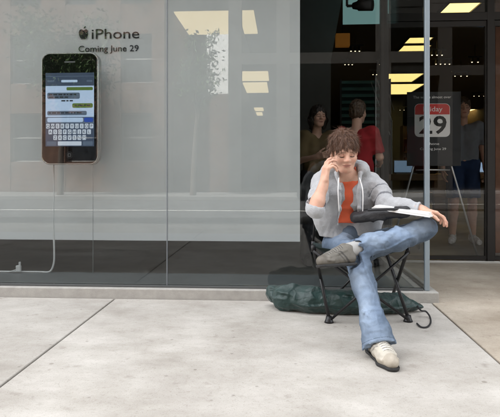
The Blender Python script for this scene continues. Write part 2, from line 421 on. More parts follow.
# giant phone
PHY = DECK_Y - .13                          # front face
pxa, pxb = W(41, 100, PHY).x, W(98.5, 100, PHY).x
pza, pzb = W(70, 165, PHY).z, W(70, 52, PHY).z
pw, ph = pxb - pxa, pzb - pza; pcx = (pxa + pxb) / 2
phone = empty('giant_phone', (pcx, PHY, pza), 'giant black touchscreen phone model with chrome rim mounted in the window', 'phone model')
rad = pw * .155
ol = rounded(pxa, pxb, pza, pzb, rad, 10)
bd = bmesh.new()
def rings_solid(layers, outline_fn):
    b = MB(); rr = []
    for (inset, y) in layers:
        rr.append([b.bm.verts.new((x, y, z)) for x, z in outline_fn(inset)])
    for a, c_ in zip(rr, rr[1:]):
        n = len(a)
        for k in range(n): b.bm.faces.new((a[k], a[(k + 1) % n], c_[(k + 1) % n], c_[k]))
    b.bm.faces.new(rr[0][::-1]); b.bm.faces.new(rr[-1]); return b
of = lambda i: rounded(pxa + i, pxb - i, pza + i, pzb - i, max(rad - i, .004), 10)
rings_solid([(.035, PHY + .115), (.012, PHY + .105), (.002, PHY + .075), (.0, PHY + .035)], of).build('back_shell', mat('silver back shell', (.45, .45, .44), .4, metal=.8), phone, True)
rings_solid([(.0, PHY + .034), (.0, PHY + .012), (.004, PHY + .001), (.010, PHY - .001), (.0145, PHY + .004)], of).build('rim', M_chrome, phone, True)
face = rings_solid([(.0150, PHY + .01), (.0152, PHY - .001), (.017, PHY - .003)], of).build('front_face', M_gloss, phone)
fy = PHY - .0035
def fx(u): return pxa + u * pw               # u from left, v from bottom, in phone units
def fz(v): return pza + v * ph
M_scr = mat('screen backlight', (.09, .12, .17), .4, emit=(.30, .44, .66), estr=.05)
M_ui = mat('screen pale', (.27, .32, .39), .4, emit=(.50, .66, .90), estr=.22)
M_uid = mat('screen header', (.035, .055, .09), .4, emit=(.16, .24, .42), estr=.05)
M_uig = mat('screen green bubble', (.07, .12, .03), .4, emit=(.26, .46, .06), estr=.07)
M_uit = mat('screen dark print', (.03, .04, .06), .5)
M_uib = mat('screen blue button', (.02, .06, .3), .4, emit=(.02, .09, .5), estr=.15)
M_key = mat('screen key', (.42, .45, .49), .4, emit=(.6, .68, .80), estr=.20)
M_ring = mat('button ring', (.25, .25, .26), .4)
u0, u1, v0, v1 = .085, .925, .165, .815
def flat(name, ua, ub, va, vb, lay, m, par, r=0):
    y = fy - lay * .0012
    b = MB()
    if r: pts = [(x, y, z) for x, z in rounded(fx(ua), fx(ub), fz(va), fz(vb), r, 4)]
    else: pts = [(fx(ua), y, fz(va)), (fx(ub), y, fz(va)), (fx(ub), y, fz(vb)), (fx(ua), y, fz(vb))]
    b.prism(pts, (0, -.0010, 0)); return b.build(name, m, par)
scrn = flat('screen', u0, u1, v0, v1, 0, M_ui, phone)
flat('status_bar', u0, u1, .785, v1, 1, M_uid, scrn)
flat('title_bar', u0, u1, .700, .784, 1, M_uid, scrn)
flat('title', .36, .64, .731, .752, 2, M_ui, scrn, .006)
flat('title', u0 + .03, .24, .733, .750, 2, M_scr, scrn, .006); flat('title', .80, u1 - .03, .733, .750, 2, M_scr, scrn, .006)
flat('chat_bubble', .45, u1 - .02, .660, .688, 1, M_uig, scrn, .008)
flat('chat_bubble', u0 + .03, .68, .585, .640, 1, M_scr, scrn, .012)
flat('chat_bubble', .55, u1 - .02, .505, .545, 1, M_uig, scrn, .012)
flat('chat_bubble', u0 + .03, .80, .440, .478, 1, M_scr, scrn, .01)
rt_ = random.Random(12)
for (ua, ub, va) in ((u0 + .06, .62, .617), (u0 + .06, .50, .594), (.36, .60, .562), (.59, .86, .520), (u0 + .06, .74, .455)):
    x_ = ua
    while x_ < ub - .03:
        w_ = rt_.uniform(.03, .09); flat('message_word', x_, min(x_ + w_, ub), va, va + .012, 2, M_uit, scrn); x_ += w_ + .018
flat('input_bar', u0, u1, .372, .425, 1, M_scr, scrn)
flat('input_field', u0 + .03, .74, .379, .418, 2, M_ui, scrn, .012)
flat('send_button', .755, u1 - .015, .379, .418, 2, M_uib, scrn, .012)
flat('keyboard', u0, u1, v0, .371, 1, M_uid, scrn)
kw = (u1 - u0) / 10
for row, letters in enumerate(('QWERTYUIOP', 'ASDFGHJKL', 'ZXCVBNM')):
    n = len(letters); st = u0 + ((u1 - u0) - n * kw) / 2; vb = .365 - row * .051
    for k, ch in enumerate(letters):
        a = st + k * kw + kw * .12
        flat('key', a, a + kw * .76, vb - .042, vb, 2, M_key, scrn, .006)
        text_mesh('key_letter', ch, .034, (fx(a + kw * .38), fy - .0038, fz(vb - .034)), M_uit, scrn, thick=.0003)
flat('key', .30, .71, .172, .209, 2, M_key, scrn, .006)
flat('key', u0 + .02, .275, .172, .209, 2, M_scr, scrn, .006); flat('key', .735, u1 - .02, .172, .209, 2, M_scr, scrn, .006)
b = MB(); rr = pw * .062; cxx, czz = fx(.5), fz(.088)
outer = [(cxx + rr * math.cos(2 * math.pi * k / 28), fy - .001, czz + rr * math.sin(2 * math.pi * k / 28)) for k in range(28)]
b.prism(outer, (0, .003, 0)); hb = b.build('home_button', mat('button black', (.012, .012, .013), .3), phone)
sq = rounded(cxx - rr * .42, cxx + rr * .42, czz - rr * .42, czz + rr * .42, rr * .12, 3); sq2 = rounded(cxx - rr * .30, cxx + rr * .30, czz - rr * .30, czz + rr * .30, rr * .08, 3)
b = MB(); A = [b.bm.verts.new((x, fy - .003, z)) for x, z in sq]; B2 = [b.bm.verts.new((x, fy - .003, z)) for x, z in sq2]
for k in range(len(A)): b.bm.faces.new((A[k], A[(k + 1) % len(A)], B2[(k + 1) % len(A)], B2[k]))
b.build('button_mark', M_ring, hb)
flat('earpiece', .41, .60, .905, .917, 0, M_ring, phone, .006)
x = W(93, 100, PHY + .06).x
MB().tube([(x, PHY + .06, .086), (x, PHY + .06, pza + .03)], .0022, 6).build('stay_wire', M_wire, phone)
for zz in (pza + .3, pzb - .3):
    b = MB(); b.box(pcx - .06, pcx + .06, PHY + .117, SCY - .012, zz - .04, zz + .04, bev=.005); b.build('bracket', M_black2, phone)

# white charging cable from the phone's foot along the back of the deck
cy = DECK_Y - .045
cab = []
xk = W(53.5, 200, cy).x
for (px_, py_) in ((53.5, 164), (53.8, 190), (53.4, 215), (53.9, 240), (54.2, 258)): cab.append(Vector((W(px_, py_, cy).x, cy, W(px_, py_, cy).z)))
zc = .092
for (px_, z) in ((53, .145), (51, .108), (48, zc), (40, zc), (25, zc), (10, zc), (-10, zc), (-60, zc)): cab.append(Vector((W(px_, 271, cy).x, cy + .004 * math.sin(px_), z)))
def smooth_path(pts, n=6):
    out = []
    for i in range(len(pts) - 1):
        p0, p1, p2, p3 = pts[max(i - 1, 0)], pts[i], pts[i + 1], pts[min(i + 2, len(pts) - 1)]
        for k in range(n):
            t = k / n
            out.append(.5 * ((2 * p1) + (p2 - p0) * t + (2 * p0 - 5 * p1 + 4 * p2 - p3) * t * t + (-p0 + 3 * p1 - 3 * p2 + p3) * t ** 3))
    out.append(pts[-1]); return out
cb = empty('charging_cable', (xk, cy, .086), 'white charging cable dropping from the giant phone and running along the window deck', 'cable')
MB().tube(smooth_path(cab), .0075, 10).build('cord', M_wcable, cb, True)
q = G(20.5, 268, .10)
qx, qy = W(20.5, 268, cy).x, cy - .03
b = MB(); b.box(qx - .022, qx + .018, qy - .014, qy + .014, .097, .152, bev=.006); b.box(qx + .002, qx + .014, qy - .010, qy + .010, .152, .182, bev=.003)
b.tube(smooth_path([Vector((qx - .02, qy, .115)), Vector((qx - .05, qy, .105)), Vector((qx - .09, qy + .015, .094)), Vector((qx - .13, cy, .094))]), .005, 8)
b.build('plug', M_wcable, cb)

# ================================================================ STORE INTERIOR
def ceil_pt(px, py): 
    d = (SZ - .012 - H) * FPX / (HZ - py); return P(px, py, d)
def light_panel(pxa, pxb, pya, pyb, label):
    a = ceil_pt(pxa, pya); c_ = ceil_pt(pxb, pya); e = ceil_pt(pxb, pyb)
    x0, x1 = a.x, c_.x; y0, y1 = a.y, e.y
    o = empty('ceiling_light', ((x0 + x1) / 2, (y0 + y1) / 2, SZ), label, 'ceiling light', 'store ceiling lights')
    b = MB(); t_ = .03
    for q in ((x0 - t_, x1 + t_, y0 - t_, y0), (x0 - t_, x1 + t_, y1, y1 + t_), (x0 - t_, x0, y0, y1), (x1, x1 + t_, y0, y1)): b.box(*q, SZ - .05, SZ - .001)
    b.build('frame', M_black2, o)
    b = MB(); b.box(x0 + .002, x1 - .002, y0 + .002, y1 - .002, SZ - .03, SZ - .004); b.build('diffuser', M_panel, o)
light_panel(389, 424, 72.5, 81, 'yellow ceiling light panel left of the window post, upper of the stacked pair')
light_panel(388, 425, 83, 93.5, 'yellow ceiling light panel left of the window post, lower of the stacked pair')
light_panel(410, 433, 36, 42, 'small yellow ceiling light panel high by the window post, upper of the pair')
light_panel(404, 431, 44, 50, 'small yellow ceiling light panel high by the window post, lower of the pair')
light_panel(450, 481, 1, 11, 'large yellow ceiling light panel at the top edge above the door')
light_panel(468, 497, 108.5, 112, 'thin yellow ceiling light strip right of the calendar poster')
light_panel(470, 492, 114, 116.5, 'faint yellow ceiling light strip right of the calendar poster, lower one')

# leaning dark partition left of the clear glass
y = 3.2
pts = [W(299, 240, y), W(330, 240, y), W(331, 60, y), W(347, -40, y), W(299, -40, y)]
pts[0].z = pts[1].z = .023; 
b = MB(); b.prism([(p.x, y, min(p.z, SZ - .01)) for p in pts], (0, .12, 0))
tag(b.build('partition', M_grey), 'dark grey store partition with a slanting edge behind the white backdrop', 'partition')
# slatted teal shelving
y = 5.4
xa, xb = W(340, 100, y).x, W(391, 100, y).x
sh = empty('slatted_screen', ((xa + xb) / 2, y, .022), 'dark teal slatted screen inside the store behind the red shirt', 'screen')
zt = W(360, 82, y).z
n = 20
for i in range(n):
    z = .30 + (zt - .30) * i / (n - 1)
    b = MB(); b.box(xa + .03, xb - .03, y, y + .05, z - .028, z + .024, bev=.003); b.build('slat', M_teal, sh)
for x in (xa, xb - .03):
    b = MB(); b.box(x, x + .028, y - .01, y + .07, .0225, zt + .05); b.build('upright', M_black2, sh)
b = MB(); b.box(xa + .032, xb - .032, y + .075, y + .09, .023, zt); b.build('backing', mat('dark teal backing', (.012, .035, .034), .7), sh)
# frosted teal panel above
y = 2.6
pa, pb = W(343, 24, y), W(389, 24, y)
fp = empty('frosted_panel', (pa.x, y, pa.z), 'pale teal frosted glass panel high inside the store beside the spotlight', 'glass panel')
b = MB(); b.box(pa.x, pb.x, y, y + .03, pa.z, SZ - .06, bev=.003); b.build('panel', M_tealp, fp)
b = MB(); b.box(pa.x, pb.x, y - .004, y + .034, SZ - .058, SZ - .002); b.build('ceiling_channel', M_black2, fp)
# column
y = 15.6
b = MB(); xa, xb = W(390, 50, y).x, W(403, 50, y).x; b.box(xa, xb, y, y + .3, .023, SZ - .002, bev=.01)
tag(b.build('column', M_grey), 'slim grey store column seen just left of the window post', 'column')
# spotlight
sp = P(362, 5, 5.2)
so = empty('spotlight', (sp.x, sp.y, SZ), 'black angled spotlight hanging from the store ceiling', 'spotlight')
b = MB(); a0 = P(347, 8, 5.25); MBt = b
ax = (P(374, 4, 5.1) - P(355, 6, 5.2)); a1 = P(353, 6, 5.2)
b.tube([a1, a1 + ax * .25, a1 + ax * .3, a1 + ax], .03, 14, r2=.065); b.build('lamp_head', M_black2, so, True)
b = MB(); b.tube([P(347, 6, 5.22), a1 + ax * .1], .014, 8); b.tube([P(347, 6, 5.22), Vector((P(347, 6, 5.22).x, P(347, 6, 5.22).y, SZ))], .012, 8); b.build('arm', M_black2, so)
# orange lit sign box
y = 5.5; p0, p1 = W(336, 46, y), W(350, 33, y)
ob = empty('hanging_lamp_box', ((p0.x + p1.x) / 2, y, SZ), 'small amber lamp box hanging in the dark store', 'lamp')
b = MB(); b.box(p0.x, p1.x, y, y + .14, p0.z, p1.z, bev=.008); b.build('shade', M_brass, ob)
b = MB().tube([((p0.x + p1.x) / 2, y + .07, p1.z - .01), ((p0.x + p1.x) / 2, y + .07, SZ)], .006, 6); b.build('cord', M_black2, ob)
# little track lights
def track(px, py, n, step, dy, y, label):
    p = W(px, py, y); o = empty('track_light', (p.x, y, SZ), label, 'track light', 'track lights')
    xb = W(px + step * (n - 1), py, y).x
    b = MB(); b.box(p.x - .08, xb + .08, y - .02, y + .02, p.z + .09, p.z + .12); 
    b.tube([((p.x + xb) / 2, y, p.z + .12), ((p.x + xb) / 2, y, SZ)], .006, 6); b.build('rail', M_black2, o)
    for k in range(n):
        q = W(px + step * k, py + dy * k, y)
        b = MB().tube([(q.x, y, p.z + .095), (q.x, y, q.z + .0)], .022, 8, r2=.032); b.build('lamp', M_black2, o)
        b = MB().tube([(q.x, y, q.z - .001), (q.x, y, q.z - .012)], .016, 8, r2=.009); b.build('bulb', M_bulb, o)
track(351, 51, 3, 4.2, 0, 6.6, 'upper short track of three tiny lights in the dark store')
track(345, 64.5, 3, 3.6, 0, 8.0, 'lower short track of three tiny lights left in the dark store')
track(380, 64.5, 2, 4, 0, 8.2, 'short track of two tiny lights beside the grey column')
track(373, 74.5, 3, 3.6, 0, 9.2, 'lowest short track of three tiny lights above the teal screen')
track(432, 55, 3, 5, 0, 6.9, 'short track of tiny lights right of the window post')
track(474, 96, 3, 5, 0, 14.0, 'short track of tiny lights above the yellow strip by the door')
for (px_, py_, n_, st_, yy_, lb_) in ((436, 64, 4, 4.5, 7.8, 'row of four tiny lights just right of the window post'), (455, 76, 3, 6, 9.2, 'row of three tiny lights above the calendar poster'), (472, 62, 2, 6, 7.6, 'pair of tiny lights near the door frame'), (400, 110, 3, 4, 15.0, 'row of three tiny lights below the yellow panels')):
    track(px_, py_, n_, st_, 0, yy_, lb_)
b = MB(); xq0, xq1 = W(495.5, 100, DOOR_Y + .6).x, W(530, 100, DOOR_Y + .6).x; b.box(xq0, xq1, DOOR_Y + .6, DOOR_Y + .7, .023, SZ - .01, bev=.004)
tag(b.build('partition', mat('red brown panel', (.22, .10, .06), .6, noise=.3, nscale=5)), 'reddish brown wall panel just inside the doors at the right edge', 'partition')
# stair rail with steel rods
y = 4.9
sr = empty('stair_rail', (W(382, 120, y).x, y, .022), 'steel stair rail with slanting rods inside the dark store', 'railing')
for (a, c_, r_) in (((375, 75), (392, 122), .011), ((381, 72), (394, 110), .006), ((371, 82), (390, 135), .006)):
    pa, pb = W(a[0], a[1], y), W(c_[0], c_[1], y)
    MB().tube([pa, pb], r_, 8).build('rod', M_silver, sr)
pa = W(391.5, 122, y); MB().tube([(pa.x, y, .022), (pa.x, y, pa.z)], .012, 8).build('post', M_silver, sr)
pa = W(375.5, 75, y); MB().tube([(pa.x, y, .022), (pa.x, y, pa.z)], .012, 8).build('post', M_silver, sr)

# wooden display tables with small screens
def table(px, d, wdt, label, seed):
    p = P(px, 200, d); x, y = p.x, p.y; rr = random.Random(seed)
    o = empty('display_table', (x, y, .022), label, 'table', 'store tables')
    b = MB(); b.box(x - wdt / 2, x + wdt / 2, y - .5, y + .5, .80, .90, bev=.01); b.build('table_top', M_wood, o)
    for sxx in (-1, 1):
        for syy in (-1, 1):
            b = MB(); b.box(x + sxx * (wdt / 2 - .12) - .06, x + sxx * (wdt / 2 - .12) + .06, y + syy * .38 - .06, y + syy * .38 + .06, .0225, .799); b.build('leg', M_wood, o)
    return x, y
M_lcd = mat('laptop screen', (.1, .12, .15), .2, emit=(.35, .5, .7), estr=.18)
M_body = mat('laptop shell', (.5, .5, .5), .4)
for (px, d, wd, lb, lb2) in ((405, 9.0, 1.5, 'maple display table far inside the store behind the grey column', 'open laptop on the far table by the grey column'), (487, 11.0, 1.8, 'maple display table far inside the store behind the easel poster', 'open laptop on the far table behind the easel poster')):
    x, y = table(px, d, wd, lb, int(px))
    lp = empty('laptop', (x, y, .90), lb2, 'laptop', 'laptops on the tables')
    b = MB(); b.box(x - .17, x + .17, y - .12, y + .12, .901, .915, bev=.003); b.build('base', M_body, lp)
    b = MB(); b.box(x - .17, x + .17, y + .10, y + .115, .916, 1.14, bev=.003); ls = b.build('lid', M_body, lp)
    b = MB(); b.quad((x - .155, y + .098, .93), (x + .155, y + .098, .93), (x + .155, y + .098, 1.125), (x - .155, y + .098, 1.125)); b.build('display', M_lcd, ls)
# back-wall shelves with boxes
def shelf(pxa, pxb, y, label, seed, ztop=2.3):
    rr = random.Random(seed); xa, xb = W(pxa, 100, y).x, W(pxb, 100, y).x
    o = empty('wall_shelf', ((xa + xb) / 2, y, .022), label, 'shelf', 'store shelving')
    b = MB(); b.box(xa, xb, y + .35, y + .4, .0225, ztop); b.box(xa - .03, xa, y, y + .4, .0225, ztop); b.box(xb, xb + .03, y, y + .4, .0225, ztop); b.build('carcass', M_swall, o)
    zs = [.3 + .4 * k for k in range(int((ztop - .3) / .4) + 1)]
    for z in zs:
        b = MB(); b.box(xa + .001, xb - .001, y + .01, y + .349, z, z + .025); b.build('board', M_wood, o)
    for lv, z in enumerate(zs[2:-1]):
        x = xa + .05; nth = 0
        while x < xb - .2:
            wd = rr.uniform(.10, .2); hh = rr.uniform(.14, .3)
            c_ = rr.choice([(.45, .40, .34), (.10, .10, .11), (.33, .16, .06), (.16, .22, .28), (.42, .26, .10)])
            b = MB(); b.box(x, x + wd, y + .05, y + .25, z + .0255, z + .0255 + hh, bev=.003)
            nm = 'boxed %0.2f%0.2f' % (c_[0], c_[1]); m_ = MATS.get(nm) or mat(nm, c_, .6)
            tag(b.build('boxed_product', m_), ('pale', 'dark', 'brown', 'slate', 'amber')[[.45, .10, .33, .16, .42].index(c_[0])] + ' carton, %s from the left on the %s board of the store rack' % (('first', 'second', 'third', 'fourth', 'fifth', 'sixth', 'seventh', 'eighth')[nth], ('middle', 'upper')[min(lv, 1)]), 'carton', 'cartons on the shelves')
            x += wd + rr.uniform(.02, .12); nth += 1
shelf(404, 438, 12.2, 'tall shelf rack deep in the store near the window post', 3)
# calendar poster on a silver easel, just inside the doors
EY = DOOR_Y + .26
def ep(px, py): return W(px, py, EY)
pc = ep(433, 150)
ea = empty('poster_easel', (pc.x, EY, .022), 'dark poster with red and white calendar page reading 29 on a silver easel', 'poster stand')
a, c_ = ep(407, 166), ep(461, 91.5)
b = MB(); b.box(a.x, c_.x, EY, EY + .012, a.z, c_.z, bev=.002); bo = b.build('poster_board', M_poster, ea)
iy = EY - .001
def rr_plate(name, pxa, pxb, pya, pyb, m, lay, r, par):
    p0, p1 = ep(pxa, pyb), ep(pxb, pya); y = iy - lay * .0015
    b = MB(); b.prism([(x, y, z) for x, z in rounded(p0.x, p1.x, p0.z, p1.z, r, 5)], (0, -.0013, 0)); return b.build(name, m, par)
rr_plate('calendar_page', 414.5, 450, 103.5, 137, mat('calendar white', (.88, .88, .88), .6), 0, .05, bo)
rr_plate('calendar_header', 415, 449.5, 103.9, 114, M_red, 1, .045, bo)
b = MB(); p0, p1 = ep(415, 114.6), ep(449.5, 110); b.box(p0.x, p1.x, iy - .0030, iy - .0017, p0.z, p1.z); b.build('header_band', M_red, bo)
t0, t1 = ep(423, 111.5), ep(442, 111.5); sz = ep(430, 104.5).z - ep(430, 111.5).z
text_mesh('lettering', 'Friday', sz, ((t0.x + t1.x) / 2, iy - .0046, t0.z), M_white, bo, width=t1.x - t0.x)
t0, t1 = ep(419, 133.5), ep(446.5, 133.5); sz = (ep(430, 116).z - ep(430, 133.5).z) / .70
text_mesh('lettering', '29', sz, ((t0.x + t1.x) / 2, iy - .0030, t0.z), M_black, bo, width=t1.x - t0.x, bold=.004)
t0, t1 = ep(413, 98.5), ep(451, 98.5)
text_mesh('lettering', 'The wait is almost over', .04, ((t0.x + t1.x) / 2, iy - .001, t0.z), M_white, bo, width=t1.x - t0.x)
t0, t1 = ep(426, 145), ep(439, 145)
text_mesh('lettering', 'iPhone', .04, ((t0.x + t1.x) / 2, iy - .001, t0.z), M_white, bo, width=t1.x - t0.x)
t0, t1 = ep(420, 150), ep(446, 150)
text_mesh('lettering', 'Coming June 29', .035, ((t0.x + t1.x) / 2, iy - .001, t0.z), M_white, bo, width=t1.x - t0.x)
for s_, foot in ((-1, 389), (1, 478)):
    tp = ep(433 + s_ * 6, 120); ft = ep(foot, 258)
    MB().tube([(tp.x, EY + .03, tp.z), (ft.x, EY + .005, .023)], .011, 10).build('leg', M_silver, ea, True)
tp = ep(433, 120); MB().tube([(tp.x, EY + .045, tp.z), (tp.x, EY + .6, .023)], .011, 10).build('leg', M_silver, ea, True)
b = MB(); p0, p1 = ep(416, 169), ep(450, 169); b.tube([(p0.x, EY + .004, p0.z - .01), (p1.x, EY + .004, p0.z - .01)], .009, 8); b.build('ledge', M_silver, ea, True)

# ================================================================ SOFT FORMS: distance fields turned into one closed skin
def A(v): return np.array([v[0], v[1], v[2]], dtype=np.float64)
_rng = np.random.RandomState(5); _LAT = _rng.rand(32, 32, 32).astype(np.float32)
def vnoise(p, f):
    q = p * f; i = np.floor(q).astype(np.int64); t = (q - i).astype(np.float32); t = t * t * (3 - 2 * t); out = 0
    for dx in (0, 1):
        for dy in (0, 1):
            for dz in (0, 1):
                w_ = (t[..., 0] if dx else 1 - t[..., 0]) * (t[..., 1] if dy else 1 - t[..., 1]) * (t[..., 2] if dz else 1 - t[..., 2])
                out = out + w_ * _LAT[(i[..., 0] + dx) & 31, (i[..., 1] + dy) & 31, (i[..., 2] + dz) & 31]
    return out
class Field:
    def __init__(s, lo, hi, h):
        s.lo = A(lo); s.h = h; s.n = np.ceil((A(hi) - s.lo) / h).astype(int) + 1
        s.F = np.full(tuple(s.n), .5, dtype=np.float32)
        s.ax = [s.lo[i] + h * np.arange(s.n[i]) for i in range(3)]
    def _sub(s, lo, hi):
        a = np.clip(np.floor((lo - s.lo) / s.h).astype(int), 0, s.n - 1); b = np.clip(np.ceil((hi - s.lo) / s.h).astype(int) + 1, 1, s.n)
        if np.any(b <= a): return None, None
        sl = tuple(slice(a[i], b[i]) for i in range(3))
        X = np.stack(np.meshgrid(*[s.ax[i][sl[i]] for i in range(3)], indexing='ij'), -1).astype(np.float32)
        return sl, X
    def _comb(s, sl, d, k, op):
        F = s.F[sl]
        if op == '-': d = -d
        if op == '+':
            h_ = np.maximum(k - np.abs(F - d), 0) / k; s.F[sl] = np.minimum(F, d) - h_ * h_ * k * .25
        else:
            h_ = np.maximum(k - np.abs(F - d), 0) / k; s.F[sl] = np.maximum(F, d) + h_ * h_ * k * .25
    def cone(s, a, b, ra, rb=None, k=.02, op='+'):
        rb = ra if rb is None else rb; a, b = A(a), A(b); m = max(ra, rb) + k + 3 * s.h
        sl, X = s._sub(np.minimum(a, b) - m, np.maximum(a, b) + m)
        if sl is None: return s
        ab = b - a; t = np.clip(((X - a) @ ab) / max(ab @ ab, 1e-9), 0, 1)
        d = np.linalg.norm(X - a - t[..., None] * ab, axis=-1) - (ra + (rb - ra) * t)
        s._comb(sl, d, k, op); return s
    def chain(s, pts, rs, k=.02):
        for i in range(len(pts) - 1): s.cone(pts[i], pts[i + 1], rs[i], rs[i + 1], k)
        return s
    def ell(s, c, r, M=None, k=.02, op='+'):
        """ellipsoid; M = rows of local axes"""
        c = A(c); r = A(r); m = r.max() + k + 3 * s.h; sl, X = s._sub(c - m, c + m)
        if sl is None: return s
        q = X - c
        if M is not None: q = q @ np.array(M, dtype=np.float32).T
        k0 = np.linalg.norm(q / r, axis=-1); k1 = np.linalg.norm(q / (r * r), axis=-1)
        d = k0 * (k0 - 1) / np.maximum(k1, 1e-6)
        s._comb(sl, d, k, op); return s
    def box(s, c, hf, rad, M=None, k=.01, op='+'):
        c = A(c); hf = A(hf); m = np.linalg.norm(hf) + rad + k + 3 * s.h; sl, X = s._sub(c - m, c + m)
        if sl is None: return s
        q = X - c
        if M is not None: q = q @ np.array(M, dtype=np.float32).T
        q = np.abs(q) - (hf - rad)
        d = np.linalg.norm(np.maximum(q, 0), axis=-1) + np.minimum(q.max(-1), 0) - rad
        s._comb(sl, d, k, op); return s
    def cut(s, p, nrm, c=None, rad=None):
        """remove what lies beyond the plane through p with outward normal nrm (within rad of c)"""
        p = A(p); nrm = A(nrm) / np.linalg.norm(A(nrm))
        if c is None: c, rad = (s.lo + s.h * s.n / 2), 9
        c = A(c); sl, X = s._sub(c - rad, c + rad)
        if sl is None: return s
        d = (X - p) @ nrm; near = np.linalg.norm(X - c, axis=-1) < rad
        s.F[sl] = np.where(near, np.maximum(s.F[sl], d), s.F[sl]); return s
    def wrinkle(s, amp, f, ridged=True, stretch=(1, 1, 1), seed=0., seg=None, warp=.35, sharp=7.5):
        idx = np.argwhere(np.abs(s.F) < amp * 2 + 2 * s.h)
        X = s.lo + idx * s.h; w_ = 1.
        if seg is not None:
            a, b, rad = A(seg[0]), A(seg[1]), seg[2]; ab = b - a; t = np.clip(((X - a) @ ab) / (ab @ ab), 0, 1)
            w_ = np.clip(1.6 * (1 - np.linalg.norm(X - a - t[:, None] * ab, axis=1) / rad), 0, 1)
            # coordinates along and round the limb, so folds run across it
            ax = ab / np.linalg.norm(ab); al = (X - a) @ ax; Y = X - a - al[:, None] * ax
            Y = Y * stretch[0] + (al * stretch[2])[:, None] * ax
        else: Y = X * np.array(stretch)
        Y = Y + seed; Y = Y + warp * .1 * (vnoise(X + seed, f * .45)[:, None] - .5) * np.array([1, -1, 1])
        n = vnoise(Y, f)
        v = (np.clip(1 - np.abs(n - .5) * sharp, -6. / sharp, 1) if ridged else (n * 2 - 1)) * w_
        s.F[idx[:, 0], idx[:, 1], idx[:, 2]] -= (amp * v).astype(np.float32); return s
    def mesh(s, name, col=None):
        F = s.F; F[0] = F[-1] = .5; F[:, 0] = F[:, -1] = .5; F[:, :, 0] = F[:, :, -1] = .5
        S = F < 0
        cnt = np.zeros(tuple(s.n - 1), np.int8)
        cs = [(i, j, k_) for i in (0, 1) for j in (0, 1) for k_ in (0, 1)]
        n0, n1, n2 = s.n
        for (i, j, k_) in cs: cnt += S[i:n0 - 1 + i, j:n1 - 1 + j, k_:n2 - 1 + k_]
        act = np.argwhere((cnt > 0) & (cnt < 8)); idx = -np.ones(tuple(s.n - 1), np.int64); idx[act[:, 0], act[:, 1], act[:, 2]] = np.arange(len(act))
        vals = {c: F[act[:, 0] + c[0], act[:, 1] + c[1], act[:, 2] + c[2]] for c in cs}
        acc = np.zeros((len(act), 3)); num = np.zeros(len(act))
        for c in cs:
            for ax in range(3):
                if c[ax]: continue
                e = list(c); e[ax] = 1; e = tuple(e); fa, fb = vals[c], vals[e]
                m = (fa < 0) != (fb < 0); t = np.where(m, fa / np.where(m, fa - fb, 1), 0)
                for q in range(3): acc[:, q] += np.where(m, c[q] + (t if q == ax else 0), 0)
                num += m
        V = s.lo + (act + acc / num[:, None]) * s.h
        quads = []
        for ax in range(3):
            o1, o2 = (ax + 1) % 3, (ax + 2) % 3
            sa = [slice(None)] * 3; sb = [slice(None)] * 3; sa[ax] = slice(0, -1); sb[ax] = slice(1, None)
            Aa, Bb = S[tuple(sa)], S[tuple(sb)]
            p = np.argwhere(Aa != Bb)
            if not len(p): continue
            flip = Aa[p[:, 0], p[:, 1], p[:, 2]]
            def cell(d1, d2):
                q = p.copy(); q[:, o1] -= d1; q[:, o2] -= d2; return idx[q[:, 0], q[:, 1], q[:, 2]]
            Q = np.stack([cell(1, 1), cell(0, 1), cell(0, 0), cell(1, 0)], 1)
            Q[~flip] = Q[~flip][:, ::-1]
            quads.append(Q)
        Q = np.concatenate(quads); Q = Q[(Q >= 0).all(1)]
        me = bpy.data.meshes.new(name); me.vertices.add(len(V)); me.vertices.foreach_set('co', V.astype(np.float32).ravel())
        me.loops.add(Q.size); me.loops.foreach_set('vertex_index', Q.ravel().astype(np.int32))
        me.polygons.add(len(Q)); me.polygons.foreach_set('loop_start', np.arange(0, Q.size, 4, dtype=np.int32)); me.polygons.foreach_set('loop_total', np.full(len(Q), 4, np.int32))
        me.polygons.foreach_set('use_smooth', np.ones(len(Q), bool)); me.update(calc_edges=True); me.validate()
        if col is not None:
            C = np.ones((len(V), 4), np.float32); C[:, :3] = col(V)
            at = me.attributes.new('Col', 'FLOAT_COLOR', 'POINT'); at.data.foreach_set('color', C.ravel())
        return me
def frame(fwd, up):
    f_ = A(fwd) / np.linalg.norm(A(fwd)); u = A(up) - f_ * (A(up) @ f_); u /= np.linalg.norm(u); r = np.cross(f_, u); return r, f_, u

